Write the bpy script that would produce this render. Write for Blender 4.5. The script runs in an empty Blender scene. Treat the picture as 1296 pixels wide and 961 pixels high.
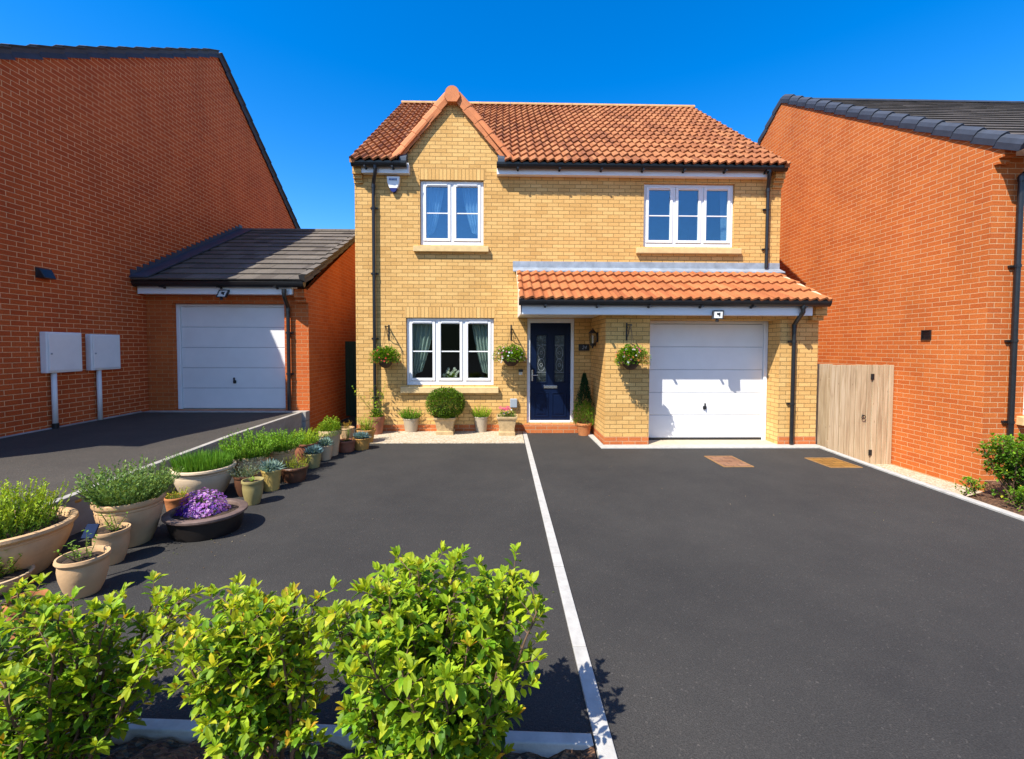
import bpy, bmesh, math, random
from mathutils import Vector, Matrix
R_ = math.radians
C = bpy.context.scene
COL = C.collection
rnd = random.Random(7)

# ------------------------------------------------------------------ camera, sky, sun, exposure
CAM_F, CAM_PITCH, CAM_YAW, CAM_ROLL, CAM_PY, CAM_H = 549.86, 0.0353, -0.0218, 0.0031, 457.79, 1.754
CAM_D = 8.8686
def cam_axes():
    p, y, r = CAM_PITCH, CAM_YAW, CAM_ROLL
    right = Vector((math.cos(y), math.sin(y), 0)); fwd = Vector((-math.sin(y), math.cos(y), 0)); up = Vector((0, 0, 1))
    f2 = fwd*math.cos(p) - up*math.sin(p); u2 = up*math.cos(p) + fwd*math.sin(p)
    return right*math.cos(r) + u2*math.sin(r), u2*math.cos(r) - right*math.sin(r), f2
AX, AY, AZ = cam_axes()
CAMLOC = Vector((0, -CAM_D, CAM_H))
cd = bpy.data.cameras.new('camera'); cam = bpy.data.objects.new('camera', cd); COL.objects.link(cam)
cd.sensor_width = 36; cd.lens = CAM_F*36/1296; cd.shift_y = -(480.5-CAM_PY)/1296
cd.clip_start = 0.05; cd.clip_end = 2000
m = Matrix((AX, AY, -AZ)).transposed().to_4x4(); m.translation = CAMLOC; cam.matrix_world = m
C.camera = cam

SUN_DIR = Vector((1.0, 1.0, -1.8)).normalized()
el = math.asin(-SUN_DIR.z); az = math.atan2(-SUN_DIR.x, -SUN_DIR.y)
w = bpy.data.worlds.new('World'); C.world = w; w.use_nodes = True
nt = w.node_tree; nt.nodes.clear()
sky = nt.nodes.new('ShaderNodeTexSky'); sky.sky_type = 'NISHITA'; sky.sun_disc = False
sky.sun_elevation = el; sky.sun_rotation = az % (2*math.pi); sky.air_density = 1.0; sky.dust_density = 0.25; sky.ozone_density = 3.0
hs = nt.nodes.new('ShaderNodeHueSaturation')   # deeper blue in the half of the sky turned away from the sun
tcw = nt.nodes.new('ShaderNodeTexCoord'); sx_ = nt.nodes.new('ShaderNodeSeparateXYZ'); mr = nt.nodes.new('ShaderNodeMapRange'); mr.interpolation_type = 'SMOOTHSTEP'
mr.inputs['From Min'].default_value = -.35; mr.inputs['From Max'].default_value = .35; mr.inputs['To Min'].default_value = 1.15; mr.inputs['To Max'].default_value = 1.45; hs.inputs['Hue'].default_value = .507
nt.links.new(tcw.outputs['Generated'], sx_.inputs[0]); nt.links.new(sx_.outputs['Y'], mr.inputs['Value']); nt.links.new(mr.outputs[0], hs.inputs['Saturation'])
mv = nt.nodes.new('ShaderNodeMapRange'); mv.interpolation_type = 'SMOOTHSTEP'; mv.inputs['From Min'].default_value = -.35; mv.inputs['From Max'].default_value = .35; mv.inputs['To Min'].default_value = 1.0; mv.inputs['To Max'].default_value = 1.12
nt.links.new(sx_.outputs['Y'], mv.inputs['Value']); nt.links.new(mv.outputs[0], hs.inputs['Value'])
bg = nt.nodes.new('ShaderNodeBackground'); bg.inputs['Strength'].default_value = 0.15
wo = nt.nodes.new('ShaderNodeOutputWorld')
nt.links.new(sky.outputs[0], hs.inputs['Color']); nt.links.new(hs.outputs[0], bg.inputs[0]); nt.links.new(bg.outputs[0], wo.inputs[0])
sl = bpy.data.lights.new('sun', 'SUN'); sl.energy = 5.0; sl.angle = R_(0.5); sl.color = (1, 0.94, 0.84)
so = bpy.data.objects.new('sun', sl); COL.objects.link(so); so.location = (-10, -10, 20)
so.rotation_euler = SUN_DIR.to_track_quat('-Z', 'Y').to_euler()
C.view_settings.view_transform = 'Standard'; C.view_settings.look = 'None'
C.view_settings.exposure = 0.70; C.view_settings.gamma = 1.0
try:
    C.cycles.max_bounces = 8; C.cycles.transparent_max_bounces = 16; C.cycles.use_denoising = True
except Exception: pass

# ------------------------------------------------------------------ surveying: a photo pixel to a point on a known plane
def ray(px, py):
    return (AX*((px-648)/CAM_F) - AY*((py-CAM_PY)/CAM_F) + AZ)
def gnd(px, py, z=0.0):
    d = ray(px, py); return CAMLOC + d*((z-CAM_H)/d.z)
def onY(px, py, Y):
    d = ray(px, py); return CAMLOC + d*((Y+CAM_D)/d.y)
def onX(px, py, X):
    d = ray(px, py); return CAMLOC + d*(X/d.x)

# ------------------------------------------------------------------ materials
MATS = {}
def newmat(name):
    mt = bpy.data.materials.new(name); mt.use_nodes = True; n = mt.node_tree; n.nodes.clear()
    out = n.nodes.new('ShaderNodeOutputMaterial'); b = n.nodes.new('ShaderNodeBsdfPrincipled')
    n.links.new(b.outputs[0], out.inputs[0]); MATS[name] = mt
    return mt, n, b, out
def node(n, t, **k):
    x = n.nodes.new(t)
    for a, v in k.items():
        if a in x.inputs: x.inputs[a].default_value = v
        else: setattr(x, a, v)
    return x
def rgba(c): return (c[0], c[1], c[2], 1)
def noise(n, scale, detail=4, rough=.6, coord='Object'):
    tc = node(n, 'ShaderNodeTexCoord'); t = node(n, 'ShaderNodeTexNoise')
    t.inputs['Scale'].default_value = scale; t.inputs['Detail'].default_value = detail; t.inputs['Roughness'].default_value = rough
    n.links.new(tc.outputs[coord], t.inputs['Vector']); return t
def ramp(n, src, stops):
    r = node(n, 'ShaderNodeValToRGB')
    while len(r.color_ramp.elements) < len(stops): r.color_ramp.elements.new(.5)
    for e, (p, c) in zip(r.color_ramp.elements, stops): e.position = p; e.color = rgba(c)
    n.links.new(src, r.inputs[0]); return r
def mixc(n, a, b, f, mode='MIX'):
    mx = node(n, 'ShaderNodeMix'); mx.data_type = 'RGBA'; mx.blend_type = mode
    for s, v in ((0, f), (6, a), (7, b)):
        if hasattr(v, 'is_output'): n.links.new(v, mx.inputs[s])
        else: mx.inputs[s].default_value = v if s == 0 else rgba(v)
    return mx.outputs[2]
def bump(n, b, h, strength=.5, dist=.01):
    bp = node(n, 'ShaderNodeBump'); bp.inputs['Strength'].default_value = strength; bp.inputs['Distance'].default_value = dist
    n.links.new(h, bp.inputs['Height']); n.links.new(bp.outputs[0], b.inputs['Normal'])
def plain(name, col, rough=.5, var=.12, scale=6, bmp=0, bscale=60, spec=.5, metal=0):
    mt, n, b, o = newmat(name)
    t = noise(n, scale); lo = tuple(c*(1-var) for c in col); hi = tuple(min(1, c*(1+var)) for c in col)
    r = ramp(n, t.outputs[0], [(.3, lo), (.7, hi)]); n.links.new(r.outputs[0], b.inputs['Base Color'])
    b.inputs['Roughness'].default_value = rough; b.inputs['Specular IOR Level'].default_value = spec; b.inputs['Metallic'].default_value = metal
    if bmp: bump(n, b, noise(n, bscale, 5).outputs[0], bmp, .006)
    return mt
def brick(name, c1, c2, c3, mortar, off=.5, rough=.85, bw=.225, rh=.075, msz=.0055):
    mt, n, b, o = newmat(name)
    uv = node(n, 'ShaderNodeUVMap'); uv.uv_map = 'UVMap'
    # slight wobble of the courses
    wn = node(n, 'ShaderNodeTexNoise'); wn.inputs['Scale'].default_value = 9; n.links.new(uv.outputs[0], wn.inputs[0])
    wob = node(n, 'ShaderNodeVectorMath'); wob.operation = 'MULTIPLY_ADD'
    wob.inputs[1].default_value = (.006, .006, 0); n.links.new(wn.outputs['Color'], wob.inputs[0]); n.links.new(uv.outputs[0], wob.inputs[2])
    def bt(a, c, mo):
        t = node(n, 'ShaderNodeTexBrick'); t.offset = off; t.squash = 1.0
        t.inputs['Scale'].default_value = 1; t.inputs['Mortar Size'].default_value = msz; t.inputs['Mortar Smooth'].default_value = .25
        t.inputs['Brick Width'].default_value = bw; t.inputs['Row Height'].default_value = rh; t.inputs['Bias'].default_value = 0
        t.inputs['Color1'].default_value = rgba(a); t.inputs['Color2'].default_value = rgba(c); t.inputs['Mortar'].default_value = rgba(mo)
        n.links.new(wob.outputs[0], t.inputs[0]); return t
    t = bt(c1, c2, mortar)
    big = node(n, 'ShaderNodeTexNoise'); big.inputs['Scale'].default_value = 1.1; big.inputs['Detail'].default_value = 3; n.links.new(uv.outputs[0], big.inputs[0])
    fine = node(n, 'ShaderNodeTexNoise'); fine.inputs['Scale'].default_value = 55; fine.inputs['Detail'].default_value = 5; n.links.new(uv.outputs[0], fine.inputs[0])
    r1 = ramp(n, big.outputs[0], [(.35, (0, 0, 0)), (.7, (.55, .55, .55))])
    t2 = bt(c3, c1, mortar)
    cc = mixc(n, t.outputs[0], t2.outputs[0], r1.outputs[0])
    r2 = ramp(n, fine.outputs[0], [(.25, (.72, .72, .72)), (.75, (1.22, 1.22, 1.22))])
    cc = mixc(n, cc, r2.outputs[0], .8, 'MULTIPLY')
    smp = node(n, 'ShaderNodeMapping'); smp.inputs['Scale'].default_value = (1.6, .45, 1); n.links.new(uv.outputs[0], smp.inputs[0])
    stn = node(n, 'ShaderNodeTexNoise'); stn.inputs['Scale'].default_value = 1; stn.inputs['Detail'].default_value = 6; stn.inputs['Roughness'].default_value = .65; n.links.new(smp.outputs[0], stn.inputs[0])
    r5 = ramp(n, stn.outputs[0], [(.28, (.80, .79, .78)), (.5, (1, 1, 1)), (.74, (1.10, 1.10, 1.12))]); cc = mixc(n, cc, r5.outputs[0], .5 if name.startswith('yellow') else .8, 'MULTIPLY')
    n.links.new(cc, b.inputs['Base Color']); b.inputs['Roughness'].default_value = rough; b.inputs['Specular IOR Level'].default_value = .25
    inv = node(n, 'ShaderNodeMath'); inv.operation = 'MULTIPLY_ADD'; inv.inputs[1].default_value = -1; inv.inputs[2].default_value = 1
    n.links.new(t.outputs['Fac'], inv.inputs[0])
    ad = node(n, 'ShaderNodeMath'); ad.operation = 'MULTIPLY_ADD'; ad.inputs[1].default_value = .35
    n.links.new(fine.outputs[0], ad.inputs[0]); n.links.new(inv.outputs[0], ad.inputs[2])
    bump(n, b, ad.outputs[0], .8, .006)
    return mt
Y1, Y2, Y3, YM = (.72, .435, .150), (.58, .325, .10), (.78, .51, .20), (.31, .18, .065)
brick('yellow_brick', Y1, Y2, Y3, YM)
brick('yellow_soldier_brick', Y1, Y2, Y3, YM, off=0)
brick('red_brick', (.54, .138, .026), (.45, .10, .020), (.59, .17, .04), (.64, .36, .18))
brick('dark_red_brick', (.56, .100, .020), (.44, .072, .016), (.60, .130, .032), (.80, .43, .21))
brick('garage_brick', (.56, .125, .025), (.46, .092, .019), (.60, .155, .036), (.54, .25, .11))
brick('plinth_brick', (.55, .16, .045), (.46, .12, .035), (.58, .2, .07), (.50, .32, .18))
brick('paver_brick', (.30, .155, .085), (.20, .09, .045), (.36, .19, .10), (.07, .05, .04), bw=.2, rh=.1)
brick('ochre_paver', (.32, .16, .03), (.20, .09, .018), (.30, .145, .035), (.07, .045, .018), bw=.2, rh=.1)
def tilemat(name, cols, rough=.8, bscale=40):
    mt, n, b, o = newmat(name)
    uv = node(n, 'ShaderNodeUVMap'); uv.uv_map = 'UVMap'
    fl = node(n, 'ShaderNodeVectorMath'); fl.operation = 'FLOOR'; n.links.new(uv.outputs[0], fl.inputs[0])
    wn = node(n, 'ShaderNodeTexWhiteNoise'); wn.noise_dimensions = '2D'; n.links.new(fl.outputs[0], wn.inputs['Vector'])
    r = ramp(n, wn.outputs['Value'], [(i/(len(cols)-1), c) for i, c in enumerate(cols)])
    f = noise(n, bscale, 5); r2 = ramp(n, f.outputs[0], [(.25, (.7, .7, .7)), (.75, (1.2, 1.2, 1.2))])
    f3 = noise(n, 1.3, 4); r3 = ramp(n, f3.outputs[0], [(.3, (.82, .80, .78)), (.7, (1.1, 1.1, 1.1))])
    cc = mixc(n, r.outputs[0], r2.outputs[0], .8, 'MULTIPLY'); cc = mixc(n, cc, r3.outputs[0], .8, 'MULTIPLY')
    n.links.new(cc, b.inputs['Base Color']); b.inputs['Roughness'].default_value = rough; b.inputs['Specular IOR Level'].default_value = .3
    bump(n, b, f.outputs[0], .4, .004)
    return mt
tilemat('clay_pantile', [(.29, .10, .038), (.36, .135, .050), (.41, .17, .068), (.33, .12, .046), (.23, .08, .032)])
tilemat('clay_pantile_new', [(.37, .115, .036), (.42, .138, .046), (.455, .165, .058), (.34, .102, .034)])
tilemat('grey_tile', [(.09, .076, .062), (.12, .103, .084), (.155, .134, .11), (.105, .09, .075)], .75, 25)
tilemat('dark_tile', [(.075, .065, .055), (.095, .08, .065), (.12, .10, .085), (.085, .07, .06)], .8, 25)
plain('raised_kerb_concrete', (.34, .315, .275), .9, .2, 8, .4, 60)
plain('cover_frame', (.30, .16, .055), .8, .25, 9, .3, 40)
plain('ridge_clay', (.52, .29, .12), .8, .2, 6, .3, 40)
plain('verge_clay', (.58, .19, .062), .75, .16, 5, .3, 50)
plain('verge_slate', (.034, .043, .064), .68, .22, 5, .15, 40)
plain('lead', (.27, .31, .36), .5, .25, 5, .2, 20)
plain('dark_lead', (.035, .055, .085), .5, .25, 5, .2, 20)
plain('white_upvc', (.80, .81, .82), .3, .02, 3)
plain('white_paint', (.78, .78, .77), .4, .03, 3)
plain('black_plastic', (.014, .015, .017), .3, .2, 10)
plain('black_iron', (.012, .012, .012), .5, .2, 20)
plain('navy_paint', (.0016, .0075, .032), .42, .1, 5, spec=.2)
plain('chrome', (.75, .72, .66), .22, .05, 20, metal=1)
plain('sandstone', (.66, .47, .22), .85, .12, 9, .35, 60)
plain('cast_stone', (.47, .33, .165), .9, .18, 14, .8, 22)
plain('added_ridge_green', (.025, .045, .02), .95, .5, .3)
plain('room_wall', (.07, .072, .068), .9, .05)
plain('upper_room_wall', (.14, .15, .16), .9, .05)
plain('curtain_cloth', (.40, .46, .43), .9, .08)
plain('sheer_cloth', (.78, .82, .86), .9, .05)
plain('kerb_concrete', (.43, .415, .38), .85, .14, 12, .4, 80)
plain('wall_concrete', (.30, .28, .25), .9, .25, 4, .5, 30)
plain('threshold_concrete', (.50, .42, .30), .9, .12, 10, .4, 60)
plain('meter_box', (.80, .81, .80), .45, .04, 4)
plain('white_pipe', (.78, .77, .74), .4, .06, 8)
plain('alarm_blue', (.015, .02, .16), .25, .1, 8)
plain('print_blue', (.10, .16, .38), .6, .05)
plain('grey_box', (.32, .36, .40), .5, .05)
plain('lamp_lens', (.55, .57, .55), .2, .1)
plain('terracotta', (.50, .185, .06), .85, .18, 7, .35, 40)
plain('tan_clay', (.60, .375, .185), .85, .14, 6, .35, 40)
plain('pale_clay', (.60, .42, .235), .85, .12, 6, .3, 40)
plain('cream_clay', (.63, .48, .31), .8, .09, 5, .3, 40)
plain('olive_glaze', (.36, .29, .11), .5, .18, 8)
plain('yellow_glaze', (.52, .36, .10), .5, .16, 8)
plain('brown_glaze', (.13, .055, .028), .4, .25, 8)
plain('amber_clay', (.50, .25, .055), .75, .2, 9, .3, 30)
plain('red_clay', (.28, .10, .05), .8, .25, 8, .3, 30)
plain('dark_stoneware', (.013, .010, .009), .45, .3, 8)
plain('stoneware_rim', (.15, .10, .08), .55, .3, 9)
plain('grey_glaze', (.42, .345, .245), .6, .1, 6)
plain('coir', (.07, .04, .022), .95, .3, 30, .8, 60)
plain('soil', (.045, .026, .014), .95, .5, 40, 1, 50)
plain('bark', (.22, .125, .06), .85, .3, 25, .5, 60)
plain('twig', (.13, .075, .04), .8, .25, 25)
plain('solar_cell', (.008, .012, .035), .12, .2, 10)
plain('green_paint', (.006, .035, .016), .6, .2, 8)
def wood():
    mt, n, b, o = newmat('gate_wood')
    tc = node(n, 'ShaderNodeTexCoord'); mp = node(n, 'ShaderNodeMapping'); mp.inputs['Scale'].default_value = (17, 17, 1.3)
    n.links.new(tc.outputs['Object'], mp.inputs[0])
    t = node(n, 'ShaderNodeTexNoise'); t.inputs['Scale'].default_value = 1; t.inputs['Detail'].default_value = 6; t.inputs['Distortion'].default_value = 1.2
    n.links.new(mp.outputs[0], t.inputs[0])
    r = ramp(n, t.outputs[0], [(.25, (.29, .20, .115)), (.5, (.44, .33, .20)), (.75, (.54, .43, .285))])
    vo = node(n, 'ShaderNodeTexVoronoi'); vo.inputs['Scale'].default_value = 5; mp2 = node(n, 'ShaderNodeMapping'); mp2.inputs['Scale'].default_value = (2, 1, .7)
    n.links.new(tc.outputs['Object'], mp2.inputs[0]); n.links.new(mp2.outputs[0], vo.inputs[0])
    r2 = ramp(n, vo.outputs['Distance'], [(.03, (.45, .38, .3)), (.09, (1, 1, 1))])
    n.links.new(mixc(n, r.outputs[0], r2.outputs[0], .8, 'MULTIPLY'), b.inputs['Base Color']); b.inputs['Roughness'].default_value = .8
    bump(n, b, t.outputs[0], .4, .004)
wood()
def tarmac(name, base):
    mt, n, b, o = newmat(name)
    a = noise(n, 160, 3, .7); g = noise(n, .55, 5, .6); g2 = noise(n, 3.5, 5, .6)
    v = node(n, 'ShaderNodeTexVoronoi'); v.inputs['Scale'].default_value = 115
    tc = node(n, 'ShaderNodeTexCoord'); n.links.new(tc.outputs['Object'], v.inputs[0])
    lo = tuple(c*.62 for c in base); hi = tuple(c*1.55 for c in base)
    r = ramp(n, a.outputs[0], [(.32, tuple(c*.8 for c in lo)), (.52, base), (.72, hi)])
    r2 = ramp(n, g.outputs[0], [(.3, (.80, .80, .81)), (.7, (1.20, 1.18, 1.14))])
    r4 = ramp(n, g2.outputs[0], [(.3, (.92, .92, .92)), (.7, (1.08, 1.07, 1.05))])
    r3 = ramp(n, v.outputs['Color'], [(.0, (.75, .75, .75)), (.86, (1.0, 1, 1)), (.97, (2.1, 2.0, 1.9))])
    cc = mixc(n, r.outputs[0], r2.outputs[0], 1, 'MULTIPLY'); cc = mixc(n, cc, r3.outputs[0], .8, 'MULTIPLY'); cc = mixc(n, cc, r4.outputs[0], 1, 'MULTIPLY')
    n.links.new(cc, b.inputs['Base Color']); b.inputs['Roughness'].default_value = .88; b.inputs['Specular IOR Level'].default_value = .3
    bump(n, b, v.outputs['Distance'], .55, .004)
tarmac('tarmac', (.043, .041, .039)); tarmac('old_tarmac', (.066, .058, .050))
def gravel():
    mt, n, b, o = newmat('pale_gravel')
    tc = node(n, 'ShaderNodeTexCoord'); v = node(n, 'ShaderNodeTexVoronoi'); v.inputs['Scale'].default_value = 42
    n.links.new(tc.outputs['Object'], v.inputs[0])
    r = ramp(n, v.outputs['Color'], [(.1, (.34, .26, .16)), (.45, (.47, .38, .26)), (.8, (.56, .49, .38))])
    r2 = ramp(n, v.outputs['Distance'], [(.0, (1, 1, 1)), (.75, (1, 1, 1)), (1, (.6, .55, .5))])
    n.links.new(mixc(n, r.outputs[0], r2.outputs[0], .7, 'MULTIPLY'), b.inputs['Base Color']); b.inputs['Roughness'].default_value = .9
    iv = node(n, 'ShaderNodeMath'); iv.operation = 'MULTIPLY'; iv.inputs[1].default_value = -1; n.links.new(v.outputs['Distance'], iv.inputs[0])
    bump(n, b, iv.outputs[0], .7, .012)
gravel()
def mulch():
    mt, n, b, o = newmat('mulch')
    tc = node(n, 'ShaderNodeTexCoord'); v = node(n, 'ShaderNodeTexVoronoi'); v.inputs['Scale'].default_value = 34
    mp = node(n, 'ShaderNodeMapping'); mp.inputs['Scale'].default_value = (1, 2.2, 1); n.links.new(tc.outputs['Object'], mp.inputs[0]); n.links.new(mp.outputs[0], v.inputs[0])
    r = ramp(n, v.outputs['Color'], [(.1, (.05, .024, .013)), (.5, (.14, .066, .032)), (.9, (.27, .14, .07))])
    n.links.new(r.outputs[0], b.inputs['Base Color']); b.inputs['Roughness'].default_value = .95
    bump(n, b, v.outputs['Distance'], 1, .03)
mulch()
def glass(name, refl, tint, gc=(.95, .97, 1)):
    mt = bpy.data.materials.new(name); mt.use_nodes = True; n = mt.node_tree; n.nodes.clear(); MATS[name] = mt
    o = node(n, 'ShaderNodeOutputMaterial'); tr = node(n, 'ShaderNodeBsdfTransparent'); tr.inputs[0].default_value = rgba(tint)
    gl = node(n, 'ShaderNodeBsdfGlossy'); gl.inputs['Roughness'].default_value = .01; gl.inputs[0].default_value = rgba(gc)
    mx = node(n, 'ShaderNodeMixShader'); mx.inputs[0].default_value = refl
    n.links.new(tr.outputs[0], mx.inputs[1]); n.links.new(gl.outputs[0], mx.inputs[2]); n.links.new(mx.outputs[0], o.inputs[0])
glass('upper_glass', .19, (.62, .74, .80), (.42, .76, 1.0)); glass('clear_glass', .02, (.75, .8, .78)); glass('lamp_glass', .15, (.9, .9, .85))
def obscure_glass():
    mt, n, b, o = newmat('leaded_glass')
    t = noise(n, 16, 6, .7); r = ramp(n, t.outputs[0], [(.35, (.006, .009, .011)), (.55, (.035, .045, .046)), (.72, (.12, .14, .135))])
    n.links.new(r.outputs[0], b.inputs['Base Color']); b.inputs['Roughness'].default_value = .12; bump(n, b, t.outputs[0], .6, .01)
obscure_glass()
def leafmat(name, trans, rough):
    mt, n, b, o = newmat(name)
    at = node(n, 'ShaderNodeAttribute'); at.attribute_name = 'Col'
    n.links.new(at.outputs['Color'], b.inputs['Base Color']); b.inputs['Roughness'].default_value = rough; b.inputs['Specular IOR Level'].default_value = .25
    tl = node(n, 'ShaderNodeBsdfTranslucent'); cc = mixc(n, at.outputs['Color'], (1.5, 1.35, .6), 1, 'MULTIPLY'); n.links.new(cc, tl.inputs[0])
    mx = node(n, 'ShaderNodeMixShader'); mx.inputs[0].default_value = trans
    n.links.new(b.outputs[0], mx.inputs[1]); n.links.new(tl.outputs[0], mx.inputs[2]); n.links.new(mx.outputs[0], o.inputs[0])
leafmat('leaf', .38, .52); leafmat('matt_leaf', .25, .6); leafmat('petal', .3, .7)

# ------------------------------------------------------------------ mesh builder
def root_loc(p):
    v = Vector((0, 0, 0))
    while p is not None: v += p.location; p = p.parent
    return v
class MB:
    def __init__(s): s.v = []; s.f = []; s.uv = {}; s.c = []; s.col = None
    def q(s, pts, uv=None):
        i = len(s.v); s.v += [tuple(p) for p in pts]; s.f.append(tuple(range(i, i+len(pts))))
        if uv: s.uv[len(s.f)-1] = uv
        if s.col is not None: s.c += [s.col]*len(pts)
    def box(s, x0, x1, y0, y1, z0, z1):
        a = [(x0, y0, z0), (x1, y0, z0), (x1, y1, z0), (x0, y1, z0), (x0, y0, z1), (x1, y0, z1), (x1, y1, z1), (x0, y1, z1)]
        s.hexa(a)
    def hexa(s, a):
        i = len(s.v); s.v += [tuple(p) for p in a]
        if s.col is not None: s.c += [s.col]*8
        for f in ((0, 3, 2, 1), (4, 5, 6, 7), (0, 1, 5, 4), (1, 2, 6, 5), (2, 3, 7, 6), (3, 0, 4, 7)): s.f.append(tuple(i+k for k in f))
    def prism(s, poly, axis, a, b):
        # poly: 2D points; axis 'y': (x,z) extruded in y ; axis 'x': (y,z) extruded in x ; axis 'z': (x,y)
        def P(p, t): return (p[0], t, p[1]) if axis == 'y' else ((t, p[0], p[1]) if axis == 'x' else (p[0], p[1], t))
        n = len(poly); s.q([P(p, a) for p in poly]); s.q([P(p, b) for p in reversed(poly)])
        for k in range(n):
            s.q([P(poly[k], a), P(poly[k], b), P(poly[(k+1) % n], b), P(poly[(k+1) % n], a)])
    def tube(s, path, r, n=8, cap=True):
        path = [Vector(p) for p in path]; rs = r if isinstance(r, (list, tuple)) else [r]*len(path)
        rings = []
        prev = None
        for k, p in enumerate(path):
            d = (path[min(k+1, len(path)-1)] - path[max(k-1, 0)])
            d = d.normalized() if d.length > 1e-9 else Vector((0, 0, 1))
            if prev is None:
                u = d.cross(Vector((0, 0, 1)) if abs(d.z) < .9 else Vector((0, 1, 0))).normalized()
            else: u = (prev - d*prev.dot(d)).normalized()
            prev = u; wv = d.cross(u)
            i = len(s.v)
            for a in range(n):
                t = 2*math.pi*a/n; s.v.append(tuple(p + (u*math.cos(t) + wv*math.sin(t))*rs[k]))
                if s.col is not None: s.c.append(s.col)
            rings.append(i)
        for k in range(len(rings)-1):
            for a in range(n):
                b = (a+1) % n; s.f.append((rings[k]+a, rings[k]+b, rings[k+1]+b, rings[k+1]+a))
        if cap:
            s.f.append(tuple(rings[0]+a for a in reversed(range(n)))); s.f.append(tuple(rings[-1]+a for a in range(n)))
    def lathe(s, prof, c, n=40, sx=1, sy=1, rot=0, square=False):
        rings = []
        for (r, z) in prof:
            i = len(s.v)
            for a in range(n):
                t = 2*math.pi*a/n
                ct, st = math.cos(t), math.sin(t)
                if square:
                    k = 1/max(abs(ct), abs(st)); k = k*.75 + .25*min(k, 1.2); ct *= k; st *= k
                x, y = r*ct*sx, r*st*sy
                s.v.append((c[0] + x*math.cos(rot) - y*math.sin(rot), c[1] + x*math.sin(rot) + y*math.cos(rot), c[2] + z))
                if s.col is not None: s.c.append(s.col)
            rings.append(i)
        for k in range(len(rings)-1):
            for a in range(n):
                b = (a+1) % n; s.f.append((rings[k]+a, rings[k]+b, rings[k+1]+b, rings[k+1]+a))
        s.f.append(tuple(rings[0]+a for a in reversed(range(n)))); s.f.append(tuple(rings[-1]+a for a in range(n)))
    def build(s, name, mat, parent=None, smooth=False, bevel=0, label=None, uvmode='box', autosmooth=None):
        off = root_loc(parent)
        me = bpy.data.meshes.new(name)
        me.from_pydata([(p[0]-off.x, p[1]-off.y, p[2]-off.z) for p in s.v], [], s.f); me.update()
        uvl = me.uv_layers.new(name='UVMap')
        for pi, p in enumerate(me.polygons):
            cu = s.uv.get(pi)
            if cu:
                for k, li in enumerate(p.loop_indices): uvl.data[li].uv = cu[k]
            else:
                nx, ny, nz = abs(p.normal.x), abs(p.normal.y), abs(p.normal.z)
                for k, li in enumerate(p.loop_indices):
                    x, y, z = s.v[me.loops[li].vertex_index]
                    if uvmode == 'soldier': uvl.data[li].uv = (z - s.z0, x)
                    elif nz > max(nx, ny): uvl.data[li].uv = (x, y)
                    elif ny >= nx: uvl.data[li].uv = (x, z)
                    else: uvl.data[li].uv = (y + .1125, z)
        if s.c:
            ca = me.color_attributes.new('Col', 'FLOAT_COLOR', 'POINT')
            fl = []
            for c in s.c: fl += [c[0], c[1], c[2], 1]
            ca.data.foreach_set('color', fl)
        me.materials.append(MATS[mat])
        o = bpy.data.objects.new(name, me); COL.objects.link(o)
        if parent: o.parent = parent
        if smooth or autosmooth:
            me.polygons.foreach_set('use_smooth', [True]*len(me.polygons))
            if autosmooth:
                try: me.set_sharp_from_angle(angle=R_(autosmooth))
                except Exception: pass
        if bevel:
            bm = o.modifiers.new('bevel', 'BEVEL'); bm.width = bevel; bm.segments = 2; bm.limit_method = 'ANGLE'; bm.angle_limit = R_(40)
        if label: o['label'] = label
        return o
def thing(name, label, cat, loc, group=None):
    o = bpy.data.objects.new(name, None); COL.objects.link(o); o.location = loc; o.empty_display_size = .2
    o['label'] = label; o['category'] = cat
    if group: o['group'] = group
    return o
def tag(o, label, cat, group=None):
    o['label'] = label; o['category'] = cat
    if group: o['group'] = group
    return o
def struct(o, kind='structure'): o['kind'] = kind; return o

# wall in the XZ plane (front at Y=yf, thickness t going +Y) with rectangular openings
def wall_y(mb, x0, x1, z0, z1, yf, t, holes):
    xs = sorted({x0, x1, *[h[0] for h in holes], *[h[1] for h in holes]}); zs = sorted({z0, z1, *[h[2] for h in holes], *[h[3] for h in holes]})
    for i in range(len(xs)-1):
        for j in range(len(zs)-1):
            cx, cz = (xs[i]+xs[i+1])/2, (zs[j]+zs[j+1])/2
            if any(h[0] < cx < h[1] and h[2] < cz < h[3] for h in holes): continue
            a, b, c, d = xs[i], xs[i+1], zs[j], zs[j+1]
            mb.q([(a, yf, c), (b, yf, c), (b, yf, d), (a, yf, d)]); mb.q([(a, yf+t, d), (b, yf+t, d), (b, yf+t, c), (a, yf+t, c)])
    for (a, b, c, d) in holes:
        mb.q([(a, yf, c), (a, yf, d), (a, yf+t, d), (a, yf+t, c)]); mb.q([(b, yf, d), (b, yf, c), (b, yf+t, c), (b, yf+t, d)])
        mb.q([(a, yf, d), (b, yf, d), (b, yf+t, d), (a, yf+t, d)]); mb.q([(b, yf, c), (a, yf, c), (a, yf+t, c), (b, yf+t, c)])
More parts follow.
